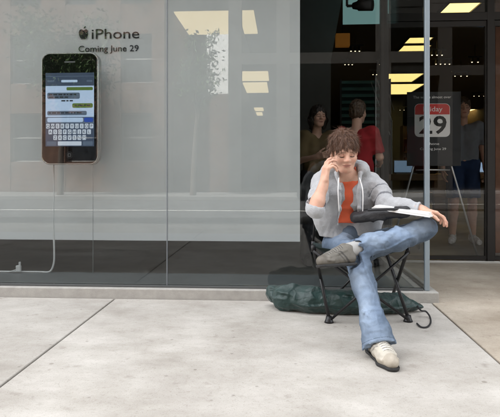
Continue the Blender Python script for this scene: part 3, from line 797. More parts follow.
SKIN = np.array([.58, .345, .25]); LIP = np.array([.46, .19, .15])
def mixc(C, m, c_): return C * (1 - m[:, None]) + np.array(c_) * m[:, None]
def sm(d, r): return np.clip(1 - d / r, 0, 1) ** .7
def head_field(Fd, c, fr, s=1.0):
    r, f_, u = fr
    def L(x, y, z): return A(c) + s * (r * x + f_ * y + u * z)
    M = [r, f_, u]
    Fd.ell(L(0, -.012, .034), (.074 * s, .094 * s, .083 * s), M, k=.02)
    Fd.ell(L(0, .030, -.03), (.058 * s, .062 * s, .078 * s), M, k=.03)
    Fd.ell(L(0, .060, -.092), (.026 * s, .026 * s, .022 * s), M, k=.03)
    for e in (-1, 1):
        Fd.cone(L(e * .058, .0, -.045), L(e * .022, .062, -.092), .016 * s, .016 * s, k=.03)
        Fd.ell(L(e * .042, .062, -.025), (.02 * s, .02 * s, .02 * s), M, k=.03)
    Fd.cone(L(-.036, .075, .020), L(.036, .075, .020), .011 * s, None, k=.02)
    for e in (-1, 1):
        Fd.ell(L(e * .032, .097, .001), (.018 * s, .014 * s, .012 * s), M, k=.012, op='-')
        Fd.ell(L(e * .031, .076, .001), (.0135 * s, .0135 * s, .0135 * s), M, k=.004)
    Fd.cone(L(0, .088, .014), L(0, .107, -.020), .007 * s, .0115 * s, k=.010)
    for e in (-1, 1): Fd.ell(L(e * .012, .098, -.025), (.008 * s, .010 * s, .008 * s), M, k=.007)
    Fd.ell(L(0, .088, -.053), (.024 * s, .010 * s, .006 * s), M, k=.006)
    Fd.ell(L(0, .085, -.065), (.020 * s, .011 * s, .0075 * s), M, k=.004)
    for e in (-1, 1):
        Fd.ell(L(e * .077, -.006, -.006), (.009 * s, .019 * s, .031 * s), M, k=.008)
        Fd.ell(L(e * .086, -.003, -.004), (.006 * s, .011 * s, .018 * s), M, k=.005, op='-')
    return L
def head_colour(c, fr, s=1.0):
    r, f_, u = fr
    def fn(V):
        C = np.tile(SKIN, (len(V), 1)); q = (V - A(c)) / s; x, y, z = q @ r, q @ f_, q @ u
        front = y > .05
        lip = np.where(front, np.hypot(x / .024, (z + .059) / .011), 9); C = mixc(C, np.clip(1.15 - lip, 0, .3) / .3 * .7, LIP); mo = np.where(front, np.maximum(np.abs(x) / .022, np.abs(z + .0588) / .0022), 9); C = mixc(C, np.clip(1.3 - mo, 0, .5) * 1.6, (.16, .06, .05))
        chk = np.where(y > .02, np.hypot(np.abs(x) - .04, z + .03) / .028, 9); C = mixc(C, np.clip(1 - chk, 0, 1) * .35, (.62, .28, .21))
        nose = np.where(y > .09, np.hypot(x, z + .022) / .016, 9); C = mixc(C, np.clip(1 - nose, 0, 1) * .35, (.60, .27, .2))
        for e in (-1, 1):
            brow = np.where(y > .06, np.maximum(np.abs(x - e * .034) / .022, np.abs(z - .024 + .15 * abs(0)) / .005), 9); C = mixc(C, np.clip(1.2 - brow, 0, .4) * 2 * .8, (.10, .055, .03))
            sock = np.where(y > .06, np.hypot((x - e * .031) / .021, (z - .004) / .014), 9); C = mixc(C, np.clip(1.2 - sock, 0, .6) * .5, (.40, .20, .15))
            # lids lowered: a dark lash line with a little of the eye below
            lz = z + .0052 - 9 * (x - e * .031) ** 2; eye = np.where(y > .065, np.maximum(np.abs(x - e * .031) / .0135, np.abs(lz) / .0030), 9)
            C = mixc(C, np.clip(1.3 - eye, 0, .5) * 2, (.045, .028, .02))
        return C
    return fn
def hand_field(Fd, wrist, dirn, palm, thumb_side, curls, s=1.0, spread=1.0, thumb=(.5, .35)):
    """dirn wrist->knuckles, palm = palm normal, thumb_side = sign of cross"""
    d = A(dirn) / np.linalg.norm(A(dirn)); p = A(palm) - d * (A(palm) @ d); p /= np.linalg.norm(p); t = np.cross(d, p) * thumb_side
    w0 = A(wrist); M = [t, d, p]
    Fd.box(w0 + d * .052 * s, (.036 * s, .046 * s, .0125 * s), .012 * s, M, k=.012)
    Fd.cone(w0 - d * .03 * s, w0 + d * .02 * s, .024 * s, .021 * s, k=.02)
    Fd.ell(w0 + d * .035 * s + t * .026 * s + p * .006 * s, (.016 * s, .032 * s, .014 * s), M, k=.015)
    Ls = [(.040, .026, .021), (.045, .029, .022), (.041, .027, .022), (.032, .021, .019)]
    for i in range(4):
        off = (.027 - .018 * i); base = w0 + d * (.092 - .004 * abs(i - 1)) * s + t * off * s; ang = 0; pos = base
        side = t * (.10 - .07 * i) * spread; cu = curls[i] if hasattr(curls[i], '__len__') else (curls[i],) * 3
        r_ = (.0092, .0085, .0078, .0068)
        for j in range(3):
            ang += cu[j]; v = d * math.cos(ang) + p * math.sin(ang) + side; v /= np.linalg.norm(v)
            nx = pos + v * Ls[i][j] * s; Fd.cone(pos, nx, r_[j] * s, r_[j + 1] * s, k=.004 if j else .008); pos = nx
    b0 = w0 + d * .022 * s + t * .028 * s + p * .006 * s; v = d * math.cos(thumb[0]) + t * math.sin(thumb[0]) + p * .25; v /= np.linalg.norm(v)
    b1 = b0 + v * .042 * s; v2 = v + p * thumb[1] + d * .2; v2 /= np.linalg.norm(v2); b2 = b1 + v2 * .032 * s; v3 = v2 + p * thumb[1]; v3 /= np.linalg.norm(v3); b3 = b2 + v3 * .024 * s
    Fd.chain([b0, b1, b2, b3], [.013 * s, .0108 * s, .0095 * s, .0078 * s], k=.006)
M_skin = mat('skin', tuple(SKIN), .5, spec=.4, noise=.08, nscale=30, bump=.05, bscale=300, sss=.12, attr=True)
def hair_mat(nm, c_): return mat(nm, c_, .45, noise=.45, nscale=60, bump=.6, bscale=90, stretch=(1.4, 1.4, .35))

# ================================================================ THE SEATED PERSON
sit = P(352, 243, 3.42); base = (sit.x, sit.y, 0)
man = empty('person', base, 'person in grey hooded top and pale jeans seated outside with an ankle on one knee', 'person')
hipR, hipL = P(338, 246, 3.44), P(363, 246, 3.44)
shR, shL = P(322, 182, 3.38), P(371, 180, 3.40)
nk = P(346, 172, 3.36); hd = P(344, 151.5, 3.27)
elR, wrR = P(315, 209, 3.07), P(324, 183, 3.10)
elL, wrL = P(386, 204, 3.24), P(421, 209.5, 3.08)
knR, anR = P(357, 258, 2.98), P(379.5, 346, 2.72)
knL, anL = P(427, 228, 3.12), P(350, 250, 2.95)
chest = (shR + shL) / 2; pel = (hipR + hipL) / 2
hfr = frame(-FV * .93 + RV * .06 + Vector((0, 0, -.36)), Vector((0, 0, 1)) - RV * .06)
# body: head, neck, arms and hands, one surface
lo = (min(elR.x, hd.x) - .16, -1.25, .60); hi = (wrL.x + .28, -.25, hd.z + .18)
lo = (elR.x - .10, min(wrR.y, wrL.y) - .24, .62); hi = (wrL.x + .22, shL.y + .12, hd.z + .17)
Fd = Field(lo, hi, .0034)
head_field(Fd, hd, hfr)
Fd.cone(nk + Vector((0, .02, -.06)), hd + Vector((0, .03, -.06)), .058, .052, k=.03)
Fd.cone(nk + Vector((0, 0, -.03)), shR, .05, .045, k=.04); Fd.cone(nk + Vector((0, 0, -.03)), shL, .05, .045, k=.04)
Fd.cone(shR, elR, .042, .037, k=.02); Fd.chain([elR, elR.lerp(wrR, .3), wrR], [.035, .038, .025], k=.02)
Fd.cone(shL, elL, .048, .040, k=.02); Fd.chain([elL, elL.lerp(wrL, .3), wrL], [.032, .034, .024], k=.02)
hand_field(Fd, wrR, RV * .16 + Vector((0, 0, 1)) + FV * .12, RV * .9 + FV * .35, 1, [(.25, .35, .3), (.45, .6, .5), (.7, .9, .6), (.9, 1.0, .7)], s=.98, thumb=(.45, .2))
hand_field(Fd, wrL, RV * .95 - FV * .3 + Vector((0, 0, -.22)), Vector((0, 0, -1)) - FV * .1, -1, [(.35, .5, .4), (.4, .5, .4), (.45, .55, .4), (.5, .6, .4)], s=.98, thumb=(.5, .2))
hc = head_colour(hd, hfr)
def body_col(V):
    C = hc(V)
    for wri in (wrR, wrL):
        dd = np.linalg.norm(V - (A(wri)), axis=1); tip = np.clip((dd - .12) / .06, 0, 1) * (dd < .21) * (np.linalg.norm(V - A(hd), axis=1) > .125)
        C = mixc(C, tip * .3, (.62, .27, .2))
    return C
link('body', Fd.mesh('body', body_col), M_skin, man)
# hair
def hair(c, fr, m, parent, s=1.0, length=0.0, h=.004, fringe=.5, seed=1., nstr=0):
    r, f_, u = fr; M = [r, f_, u]
    def L(x, y, z): return A(c) + s * (r * x + f_ * y + u * z)
    lo_ = A(c) - .19 * s - length; hi_ = A(c) + .19 * s
    Fh = Field(lo_, hi_, h)
    Fh.ell(L(0, -.016, .040), (.083 * s, .101 * s, .090 * s), M, k=.02)
    Fh.ell(L(0, -.045, -.02), (.078 * s, .068 * s, .075 * s), M, k=.03)
    if length:
        for e in (-1, 1): Fh.chain([L(e * .07, .0, .02), L(e * .083, .0, -.05), L(e * .078, .005, -.06 - length)], [.03 * s, .032 * s, .022 * s], k=.03)
        Fh.chain([L(0, -.07, 0), L(0, -.085, -.07), L(0, -.08, -.06 - length)], [.06 * s, .06 * s, .045 * s], k=.04)
    # clear the face
    Fh.ell(L(0, .115, -.045), (.062 * s, .075 * s, .098 * s), M, k=.012, op='-')
    if not length:
        for e in (-1, 1): Fh.ell(L(e * .095, .02, -.045), (.03 * s, .035 * s, .05 * s), M, k=.01, op='-')
    Fh.wrinkle(.0065 * s, 55, stretch=(1, 1, .35), seed=seed); Fh.wrinkle(.003 * s, 130, stretch=(1, 1, .3), seed=seed + 3)
    me = Fh.mesh('hair'); ho = link('hair', me, m, parent)
    if nstr:
        n = len(me.vertices); co = np.empty(n * 3); me.vertices.foreach_get('co', co); co = co.reshape(-1, 3); nm = np.empty(n * 3); me.vertices.foreach_get('normal', nm); nm = nm.reshape(-1, 3)
        rs = np.random.RandomState(3); crown = L(.01, -.03, .135); out = np.linalg.norm(co - A(c), axis=1) > .082 * s
        cand = np.where(out)[0]; pick = rs.choice(cand, nstr); vs_, fs_ = [], []
        for i in pick:
            p, nn = co[i], nm[i]; fl_ = (p - crown); fl_ = fl_ / (np.linalg.norm(fl_) + 1e-6) - u * .35 + rs.normal(0, .28, 3); fl_ -= nn * (fl_ @ nn); fl_ /= np.linalg.norm(fl_) + 1e-6
            sd_ = np.cross(nn, fl_); ln = rs.uniform(.022, .045) * s; w0 = rs.uniform(.0006, .0012) * s; k0 = len(vs_)
            lift = rs.uniform(.0005, .004); bend = rs.normal(0, .15)
            for j in range(4):
                t = j / 3; q = p + nn * (.001 + lift * math.sin(t * 2.2)) + fl_ * ln * t + sd_ * bend * ln * t * t - nn * (.30 * ln * t * t) * .5
                ww = w0 * (1 - t * .85); vs_ += [tuple(q - sd_ * ww), tuple(q + sd_ * ww)]
            for j in range(3): fs_.append((k0 + 2 * j, k0 + 2 * j + 1, k0 + 2 * j + 3, k0 + 2 * j + 2))
        sm_ = bpy.data.meshes.new('hair_strands'); sm_.from_pydata(vs_, [], fs_); so_ = link('hair_strands', sm_, m, ho); so_['kind'] = 'stuff'
    return ho
M_hair = hair_mat('reddish brown hair', (.10, .045, .022))
hair(hd, hfr, M_hair, man, nstr=9500)

# torso shapes shared by shirt and hooded top
def torso(Fd, grow, low=0.0):
    hb = Vector((0, .02, .03 + low))
    for hp, sh_, e in ((hipR, shR, -1), (hipL, shL, 1)):
        m1 = hp.lerp(sh_, .5) + FV * .02
        Fd.chain([hp + hb, m1, sh_.lerp(chest, .35) + Vector((0, .01, -.07))], [.090 + grow, .084 + grow, .084 + grow], k=.06)
        Fd.cone(sh_.lerp(chest, .45) + Vector((0, 0, -.02)), sh_ + Vector((0, 0, -.01)), .062 + grow, .048 + grow, k=.045)
    Fd.cone(pel + hb, chest + Vector((0, .01, -.09)), .09 + grow, .095 + grow, k=.05)
M_orange = mat('orange shirt cotton', (.62, .10, .035), .85, noise=.1, nscale=15, bump=.15, bscale=250, sheen=.2)
Fd = Field((elR.x - .02, pel.y - .25, .40), (elL.x + .02, pel.y + .22, 1.03), .006)
torso(Fd, 0)
Fd.cone(nk + Vector((0, .01, -.05)), nk + Vector((0, .0, .0)), .075, .066, k=.03)
Fd.ell(nk + Vector((0, -.045, .02)) , (.05, .07, .075), None, k=.006, op='-')
Fd.cone(nk + Vector((0, .0, -.02)), nk + Vector((0, 0, .09)), .056, .06, k=.004, op='-')
Fd.cut(P(350, 222, 3.4), (0, 0, -1)); Fd.wrinkle(.003, 16, seed=2)
link('shirt', Fd.mesh('shirt'), M_orange, man)

M_hood = mat('pale grey fleece', (.43, .44, .45), .95, noise=.10, nscale=24, bump=.35, bscale=180, sheen=.3, attr=True)
Fd = Field((elR.x - .13, min(elR.y, wrL.y) - .12, .42), (wrL.x + .06, shL.y + .22, 1.07), .0055)
torso(Fd, .014)
# sleeves
sleeve_end = elR.lerp(wrR, .06)
Fd.chain([shR + Vector((0, 0, -.01)), shR.lerp(elR, .5) + Vector((-.006, 0, -.012)), elR, sleeve_end], [.060, .054, .048, .046], k=.03)
Fd.chain([shL + Vector((0, 0, -.01)), shL.lerp(elL, .5) + Vector((.012, 0, 0)), elL, elL.lerp(wrL, .5), wrL], [.062, .056, .052, .047, .041], k=.03)
# bunched folds at the elbows and cuffs
for (a, b_, n_, r_) in ((shR, elR, 3, .050), (shL, elL, 4, .050)):
    for i in range(n_):
        t = .52 + .14 * i; p = a.lerp(b_, t); ax_ = (b_ - a).normalized(); o1 = ax_.orthogonal().normalized(); o2 = ax_.cross(o1)
        tilt = random.uniform(-.35, .35); pr = None
        for q in range(13):
            an = 2 * math.pi * q / 12; v = o1 * math.cos(an) + o2 * math.sin(an)
            pt = p + v * r_ + ax_ * (.03 * math.sin(an + i) * (1 + tilt))
            if pr is not None: Fd.cone(pr, pt, .0060, .0060, k=.014)
            pr = pt
# hood lying round the neck
hp_ = []
for q in range(13):
    an = R(-118 + 236 * q / 12 + 90)
    hp_.append(nk + RV * (.098 * math.cos(an)) + FV * (.03 + .088 * math.sin(an)) + Vector((0, 0, .022 + .020 * math.sin(an))))
Fd.chain(hp_, [.024 + .020 * math.sin(math.pi * q / 12) for q in range(13)], k=.022)
for e_ in (1, -1):
    Fd.ell(nk + RV * (e_ * .098) + Vector((0, .0, .012)), (.040, .070, .038), None, k=.05)
for e_ in (-1, 1):      # placket edges beside the opening
    Fd.chain([nk + RV * (e_ * .072) - FV * .075 + Vector((0, 0, -.01)), nk + RV * (e_ * .056) - FV * .112 + Vector((0, 0, -.10)), nk + RV * (e_ * .056) - FV * .108 + Vector((0, 0, -.22)), nk + RV * (e_ * .066) - FV * .10 + Vector((0, 0, -.36))], [.013, .011, .011, .011], k=.012)
# open front and sleeve ends
cf = nk - FV * .098 + RV * -.004
Fd.prm = None
front = [(cf + Vector((0, 0, .03)), .062), (cf + Vector((0, 0, -.08)) + RV * .004, .052), (cf + Vector((0, 0, -.20)) + RV * .008 + FV * .012, .050), (cf + Vector((0, 0, -.36)) + RV * .01 + FV * .02, .085)]
for (a, ra), (b_, rb) in zip(front, front[1:]): Fd.cone(a + FV * .0, b_ + FV * .0, ra, rb, k=.012, op='-')
Fd.cone(nk + Vector((0, -.02, -.03)), nk + Vector((0, -.02, .14)), .066, .072, k=.012, op='-')
axR = (wrR - elR).normalized(); Fd.cut(sleeve_end, axR, sleeve_end + axR * .06, .075)
Fd.cone(sleeve_end - axR * .006, sleeve_end + axR * .10, .036, .038, k=.004, op='-')
axL = (wrL - elL).normalized(); Fd.cut(wrL, axL, wrL + axL * .05, .065); Fd.cone(wrL - axL * .004, wrL + axL * .1, .032, .034, k=.003, op='-')
Fd.cut(P(350, 237, 3.4), (0, 0, -1))
Fd.wrinkle(.0075, 9, stretch=(.55, 1, 1.5), seed=4, seg=(shR, elR, .13)); Fd.wrinkle(.0075, 9, stretch=(.55, 1, 1.5), seed=6, seg=(shL, elL, .13)); Fd.wrinkle(.0045, 16, stretch=(.5, 1, 1.8), seed=7, seg=(elL, wrL, .10))
Fd.wrinkle(.0085, 8, stretch=(1, .8, .75), seed=5, seg=(pel, chest, .27)); Fd.wrinkle(.0025, 18, stretch=(.9, .8, .8), seed=8, seg=(pel, chest, .27)); Fd.wrinkle(.0014, 34, seed=9)
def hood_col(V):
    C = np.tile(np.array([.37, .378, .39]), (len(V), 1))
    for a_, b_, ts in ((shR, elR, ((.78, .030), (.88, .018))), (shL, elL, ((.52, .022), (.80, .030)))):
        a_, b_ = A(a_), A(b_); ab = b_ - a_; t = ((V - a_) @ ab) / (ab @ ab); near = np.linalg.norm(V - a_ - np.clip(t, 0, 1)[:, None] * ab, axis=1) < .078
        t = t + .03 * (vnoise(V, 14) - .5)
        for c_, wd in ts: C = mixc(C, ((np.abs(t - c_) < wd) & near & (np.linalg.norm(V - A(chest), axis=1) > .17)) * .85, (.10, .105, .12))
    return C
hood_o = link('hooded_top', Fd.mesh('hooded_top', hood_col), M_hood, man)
for e_, dz_ in ((-1, .20), (1, .23)):
    p0_ = nk + RV * (e_ * .062) - FV * .105 + Vector((0, 0, -.035)); p1_ = p0_ + RV * (e_ * .012) - FV * .042 + Vector((0, 0, -.08)); p2_ = p1_ + RV * (-e_ * .004) - FV * .012 + Vector((0, 0, -(dz_ - .08)))
    o_ = MB().tube(smooth_path([p0_, p1_, p2_]), .0035, 8).build('drawstring', M_wcable, hood_o, True)
# jeans
def jeans_mat():
    m = bpy.data.materials.new('washed denim'); m.use_nodes = True; t = m.node_tree; b = t.nodes['Principled BSDF']; b.inputs['Roughness'].default_value = .9; b.inputs['Specular IOR Level'].default_value = .2
    tc = t.nodes.new('ShaderNodeTexCoord')
    def nz(sc, det): 
        n = t.nodes.new('ShaderNodeTexNoise'); n.inputs['Scale'].default_value = sc; n.inputs['Detail'].default_value = det; t.links.new(tc.outputs['Object'], n.inputs['Vector']); return n.outputs[0]
    r = t.nodes.new('ShaderNodeValToRGB'); r.color_ramp.elements[0].position = .32; r.color_ramp.elements[1].position = .68
    r.color_ramp.elements[0].color = (.115, .165, .245, 1); r.color_ramp.elements[1].color = (.225, .29, .38, 1); t.links.new(nz(5, 3), r.inputs[0])
    r2 = t.nodes.new('ShaderNodeValToRGB'); r2.color_ramp.elements[0].position = .3; r2.color_ramp.elements[1].position = .7
    r2.color_ramp.elements[0].color = (.92, .92, .92, 1); r2.color_ramp.elements[1].color = (1.06, 1.06, 1.06, 1); t.links.new(nz(300, 2), r2.inputs[0])
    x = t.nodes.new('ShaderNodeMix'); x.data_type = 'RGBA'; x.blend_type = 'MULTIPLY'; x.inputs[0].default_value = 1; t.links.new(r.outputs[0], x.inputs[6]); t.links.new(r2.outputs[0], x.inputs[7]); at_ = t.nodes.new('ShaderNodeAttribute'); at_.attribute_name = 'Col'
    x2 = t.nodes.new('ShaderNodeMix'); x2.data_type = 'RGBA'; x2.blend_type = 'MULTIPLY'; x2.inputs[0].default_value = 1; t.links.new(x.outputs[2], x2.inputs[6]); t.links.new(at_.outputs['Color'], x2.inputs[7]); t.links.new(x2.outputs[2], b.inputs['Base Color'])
    bp = t.nodes.new('ShaderNodeBump'); bp.inputs['Strength'].default_value = .3; bp.inputs['Distance'].default_value = .006; t.links.new(nz(22, 4), bp.inputs['Height']); t.links.new(bp.outputs[0], b.inputs['Normal'])
    return m
M_jean = jeans_mat()
hemR = knR.lerp(anR, 1.0); axs = (anR - knR).normalized(); hemL = knL.lerp(anL, .93); axl = (anL - knL).normalized()
Fd = Field((anL.x - .12, anR.y - .17, .0), (knL.x + .12, pel.y + .24, .80), .0045)
Fd.cone(hipR + Vector((0, .01, .0)), hipL + Vector((0, .01, .0)), .10, .10, k=.05)
Fd.cone(pel + Vector((0, .02, .06)), pel + Vector((0, .02, .0)), .125, .13, k=.05)
Fd.chain([hipR, knR], [.085, .062], k=.04); Fd.chain([hipL + Vector((0, 0, -.01)), knL.lerp(hipL, .1) + Vector((0, 0, -.01))], [.088, .066], k=.035)
Fd.chain([knR, knR.lerp(anR, .35) + Vector((0, .012, 0)), knR.lerp(anR, .72), anR + axs * .03], [.060, .058, .062, .090], k=.03)
mL = knL.lerp(anL, .4) + Vector((0, 0, -.018))
Fd.chain([knL, mL, knL.lerp(anL, .75), anL + axl * .02], [.060, .064, .056, .060], k=.03)
# folds: cloth dragged towards the bent knee and stacked above the hem
def fold(pts, r_, k=.02): Fd.chain([Vector(p) for p in pts], [r_] * len(pts), k=k)
dnw = Vector((0, 0, -1)); cw = -FV
for i, (t, sw) in enumerate(((.14, .9), (.70, -1.2), (.84, 1.0))):
    c_ = knR.lerp(anR, t); s_ = RV; rr_ = .060
    fold([c_ + s_ * (-.8 * rr_) + cw * (.5 * rr_) + dnw * (.03 * sw), c_ + cw * rr_ * .99, c_ + s_ * (.8 * rr_) + cw * (.5 * rr_) - dnw * (.03 * sw)], .007, .024)
upz = Vector((0, 0, 1))
for i, (t, sw) in enumerate(((.10, 1.2), (.30, -1.4), (.62, 1.6))):
    c_ = knL.lerp(anL, t); rr_ = .058
    fold([c_ + upz * rr_ * .8 + RV * (.04 * sw) + cw * .02, c_ + cw * rr_ * .98, c_ - upz * rr_ * .8 - RV * (.04 * sw) + cw * .02], .007, .026)
sside = RV * .8 - FV * .6; sside = (sside - axs * sside.dot(axs)).normalized()
Fd.chain([knR + sside * .061, knR.lerp(anR, .35) + Vector((0, .012, 0)) + sside * .0595, knR.lerp(anR, .75) + sside * .0595, anR + axs * .03 + sside * .089], [.0042] * 4, k=.004)
lside = Vector((0, 0, 1)) * .5 - FV * .85; lside = (lside - axl * lside.dot(axl)).normalized()
Fd.chain([knL + lside * .059, mL + lside * .063, knL.lerp(anL, .75) + lside * .0555, anL + axl * .02 + lside * .0595], [.0042] * 4, k=.004)
Fd.cut(hemR, axs, hemR + axs * .13, .19); Fd.cone(hemR - axs * .03, hemR + axs * .05, .044, .058, k=.004, op='-')
Fd.cut(hemL, axl, hemL + axl * .06, .10); Fd.cone(hemL - axl * .02, hemL + axl * .08, .043, .045, k=.004, op='-')
Fd.wrinkle(.0085, 11, stretch=(1.0, 1, .5), seed=11, seg=(knR, anR, .15), sharp=12, warp=.8); Fd.wrinkle(.0050, 15, stretch=(.6, 1, 1.5), seed=12, seg=(knR.lerp(anR, .8), anR, .12), sharp=11)
Fd.wrinkle(.0085, 11, stretch=(1.0, 1, .55), seed=13, seg=(knL.lerp(anL, .12), anL, .115), sharp=12, warp=.8); Fd.wrinkle(.0065, 11, stretch=(1, 1, .6), seed=14, seg=(hipL, hipL.lerp(knL, .8), .13), sharp=11); Fd.wrinkle(.005, 11, stretch=(.6, 1, 1.4), seed=15, seg=(hipR, knR, .15))
Fd.wrinkle(.0030, 22, stretch=(1, 1, .6), seed=41, seg=(knR, anR, .14), sharp=12, warp=.8); Fd.wrinkle(.0030, 24, stretch=(1, 1, .6), seed=43, seg=(knL.lerp(anL, .1), anL, .11), sharp=12, warp=.8); Fd.wrinkle(.0012, 40, seed=17)
def jean_col(V):  # front highlights and darker shaded sides put into the colour, with some worn fade
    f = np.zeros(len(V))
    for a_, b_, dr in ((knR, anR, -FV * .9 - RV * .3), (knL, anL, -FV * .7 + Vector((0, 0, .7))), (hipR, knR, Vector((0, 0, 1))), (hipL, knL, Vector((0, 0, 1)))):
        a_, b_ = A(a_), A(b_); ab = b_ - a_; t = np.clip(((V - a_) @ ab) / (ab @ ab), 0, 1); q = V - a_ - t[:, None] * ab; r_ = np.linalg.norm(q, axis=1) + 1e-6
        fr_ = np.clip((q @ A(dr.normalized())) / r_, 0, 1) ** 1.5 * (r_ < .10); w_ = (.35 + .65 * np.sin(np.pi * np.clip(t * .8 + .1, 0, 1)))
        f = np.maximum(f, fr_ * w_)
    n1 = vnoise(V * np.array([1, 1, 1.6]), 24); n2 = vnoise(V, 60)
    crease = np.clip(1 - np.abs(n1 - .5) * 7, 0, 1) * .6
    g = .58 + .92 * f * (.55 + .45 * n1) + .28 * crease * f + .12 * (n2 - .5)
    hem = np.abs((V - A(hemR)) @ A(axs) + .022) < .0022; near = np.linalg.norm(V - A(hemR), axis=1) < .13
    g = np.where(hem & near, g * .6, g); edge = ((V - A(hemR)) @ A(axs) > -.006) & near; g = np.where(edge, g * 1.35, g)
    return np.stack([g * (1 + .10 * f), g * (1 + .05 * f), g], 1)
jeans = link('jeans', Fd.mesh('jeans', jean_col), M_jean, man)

# shoes
M_shoe = mat('cream trainer leather', (.62, .57, .49), .6, noise=.12, nscale=18, bump=.15, bscale=120, attr=True)
M_sole = mat('black rubber sole', (.02, .02, .02), .7, bump=.2, bscale=200)
def shoe(heel, fwd, up, label, h=.0034, s=1.06, tone=1.0):  # last argument darkens and browns the whole upper evenly
    r, f_, u = frame(fwd, up); M = [r, f_, u]; c0 = A(heel)
    def L(x, y, z): return c0 + s * (r * x + f_ * y + u * z)
    rad = .36 * s; Fs = Field(c0 + f_ * .13 - .22 * s, c0 + f_ * .13 + .22 * s, h)
    Fs.chain([L(0, .035, .045), L(.004, .12, .042), L(.006, .20, .036), L(.002, .255, .034)], [.036 * s, .037 * s, .041 * s, .032 * s], k=.02)
    Fs.chain([L(0, .04, .05), L(0, .045, .095)], [.037 * s, .040 * s], k=.02)
    Fs.cone(L(0, .07, .085), L(.004, .17, .055), .032 * s, .034 * s, k=.025)
    Fs.cone(L(0, .085, .105), L(.003, .15, .084), .018 * s, .016 * s, k=.02)           # tongue
    for i in range(5):
        y = .148 + i * .016; z = .0965 - (y - .145) * .35
        Fs.chain([L(-.026, y, z - .013), L(.002, y + .003, z + .0015), L(.028, y, z - .013)], [.0042 * s] * 3, k=.002)
    Fs.chain([L(-.032, .085, .088), L(-.034, .16, .068), L(-.030, .222, .054), L(.0, .234, .062), L(.034, .222, .054), L(.039, .16, .068), L(.036, .085, .088)], [.0065 * s] * 7, k=.006)
    Fs.chain([L(-.040, .20, .030), L(-.034, .235, .036), L(0, .245, .060), L(.038, .235, .036), L(.046, .20, .030)], [.006 * s] * 5, k=.008)
    Fs.cut(L(0, 0, .012), -u); Fs.cone(L(0, .035, .10), L(0, .03, .16), .030 * s, .038 * s, k=.006, op='-')
    def colr(V):
        q = (V - c0) / s; x, y, z = q @ r, q @ f_, q @ u
        C = np.tile(np.array([.46, .445, .41]), (len(V), 1))
        C = mixc(C, ((y > .24) | ((z < .035) & (y > .02))) * .55, (.31, .275, .23))
        st = np.abs((y - .105) - (z - .05) * 1.1); C = mixc(C, ((st < .009) & (z < .085) & (np.abs(x) > .02)) * .9, (.13, .12, .115))
        C = mixc(C, ((y < .03) & (z < .09)) * .5, (.3, .27, .23))
        st2 = np.abs((y - .135) - (z - .05) * 1.1); C = mixc(C, ((st2 < .006) & (z < .08) & (np.abs(x) > .02)) * .8, (.2, .19, .18))
        lace = (y > .10) & (y < .221) & (np.abs(x - .001) < .026) & (z > .05); ph_ = ((y - .148) / .016 + .28) % 1
        C = mixc(C, (lace & (ph_ >= .56)) * .8, (.19, .18, .17)); C = mixc(C, (lace & (ph_ < .56)) * .9, (.62, .62, .60))
        C = C * (.88 + .24 * vnoise(V, 60))[:, None] * np.array([tone, tone * .96, tone * .88])
        return C
    up_ = link('shoe', Fs.mesh('shoe', colr), M_shoe, man)
    Fq = Field(c0 + f_ * .13 - .2 * s, c0 + f_ * .13 + .2 * s, h)
    Fq.chain([L(0, .03, .012), L(0, .11, .010), L(.006, .20, .012), L(.002, .258, .016)], [.039 * s, .036 * s, .043 * s, .034 * s], k=.02)
    Fq.cut(L(0, 0, .0), -u); Fq.cut(L(0, 0, .015), u)
    link('sole', Fq.mesh('sole'), M_sole, up_)
    if label: up_['label'] = label
toe = G(394.5, 371.5); tf = (toe - Vector((anR.x, anR.y, 0))); tf.z = 0; tf.normalize()
heelR = Vector((toe.x, toe.y, 0)) - tf * .295
shoe(heelR + Vector((0, 0, .001)), tf, (0, 0, 1), 'cream trainer with black sole planted on the pavement')
fl = (-RV * .80 - FV * .60 + Vector((0, 0, .06))).normalized(); ul = (-FV * .05 + Vector((0, 0, 1)) - RV * .45)
shoe(anL - fl * .02 - Vector(frame(fl, ul)[2]) * .085, fl, ul, 'darker brown trainer on the raised foot', s=.95, tone=.30)
Fd = Field(A(anR) - .13, A(anR) + .13, .005); Fd.cone(anR - axs * .05 + Vector((0, .01, .0)), anR + Vector((0, .02, -.02)), .042, .040, k=.01); link('sock', Fd.mesh('sock'), mat('grey sock', (.35, .35, .34), .9), man)
Fd = Field(A(anL) - .13, A(anL) + .13, .005); Fd.cone(anL - axl * .05, anL + axl * .035, .041, .042, k=.01); link('sock', Fd.mesh('sock'), MATS['grey sock'], man)

# black bag on the lap and the white folder on it
M_bagb = mat('black nylon', (.012, .012, .014), .6, noise=.3, nscale=30, bump=.4, bscale=60)
lb = P(384, 214, 3.16)
bx = (P(412, 209, 3.10) - P(362, 216, 3.16)); r, f_, u = frame(bx, (0, 0, 1))
lap = empty('shoulder_bag', lb, 'soft black shoulder bag lying in the seated person\'s lap', 'bag')
Fd = Field(A(lb) - .24, A(lb) + .24, .005)
Fd.box(lb + Vector((-.02, .03, -.002)), (.12, .17, .030), .026, [r, f_, u], k=.01)
Fd.box(lb + Vector((-.03, -.055, -.004)), (.028, .13, .022), .018, [r, f_, u], k=.02)
Fd.wrinkle(.005, 14, seed=21)
link('pouch', Fd.mesh('pouch'), M_bagb, lap)
st = [lb + Vector((-.11, -.10, .03)), lb + Vector((-.03, -.115, .035)), lb + Vector((.07, -.10, .036)), lb + Vector((.13, -.05, .035)), lb + Vector((.12, .02, .045))]
MB().tube(smooth_path(st), .008, 8).build('strap', M_bagb, lap, True)
fo = empty('folder', P(405, 208, 3.15), 'white paper folder lying on the black bag under the resting hand', 'folder')
pa, pb = P(377, 207.5, 3.20), P(434, 215.5, 3.02)
r, f_, u = frame(pb - pa, (0, 0, 1)); cc = (A(pa) + A(pb)) / 2 + r * .0
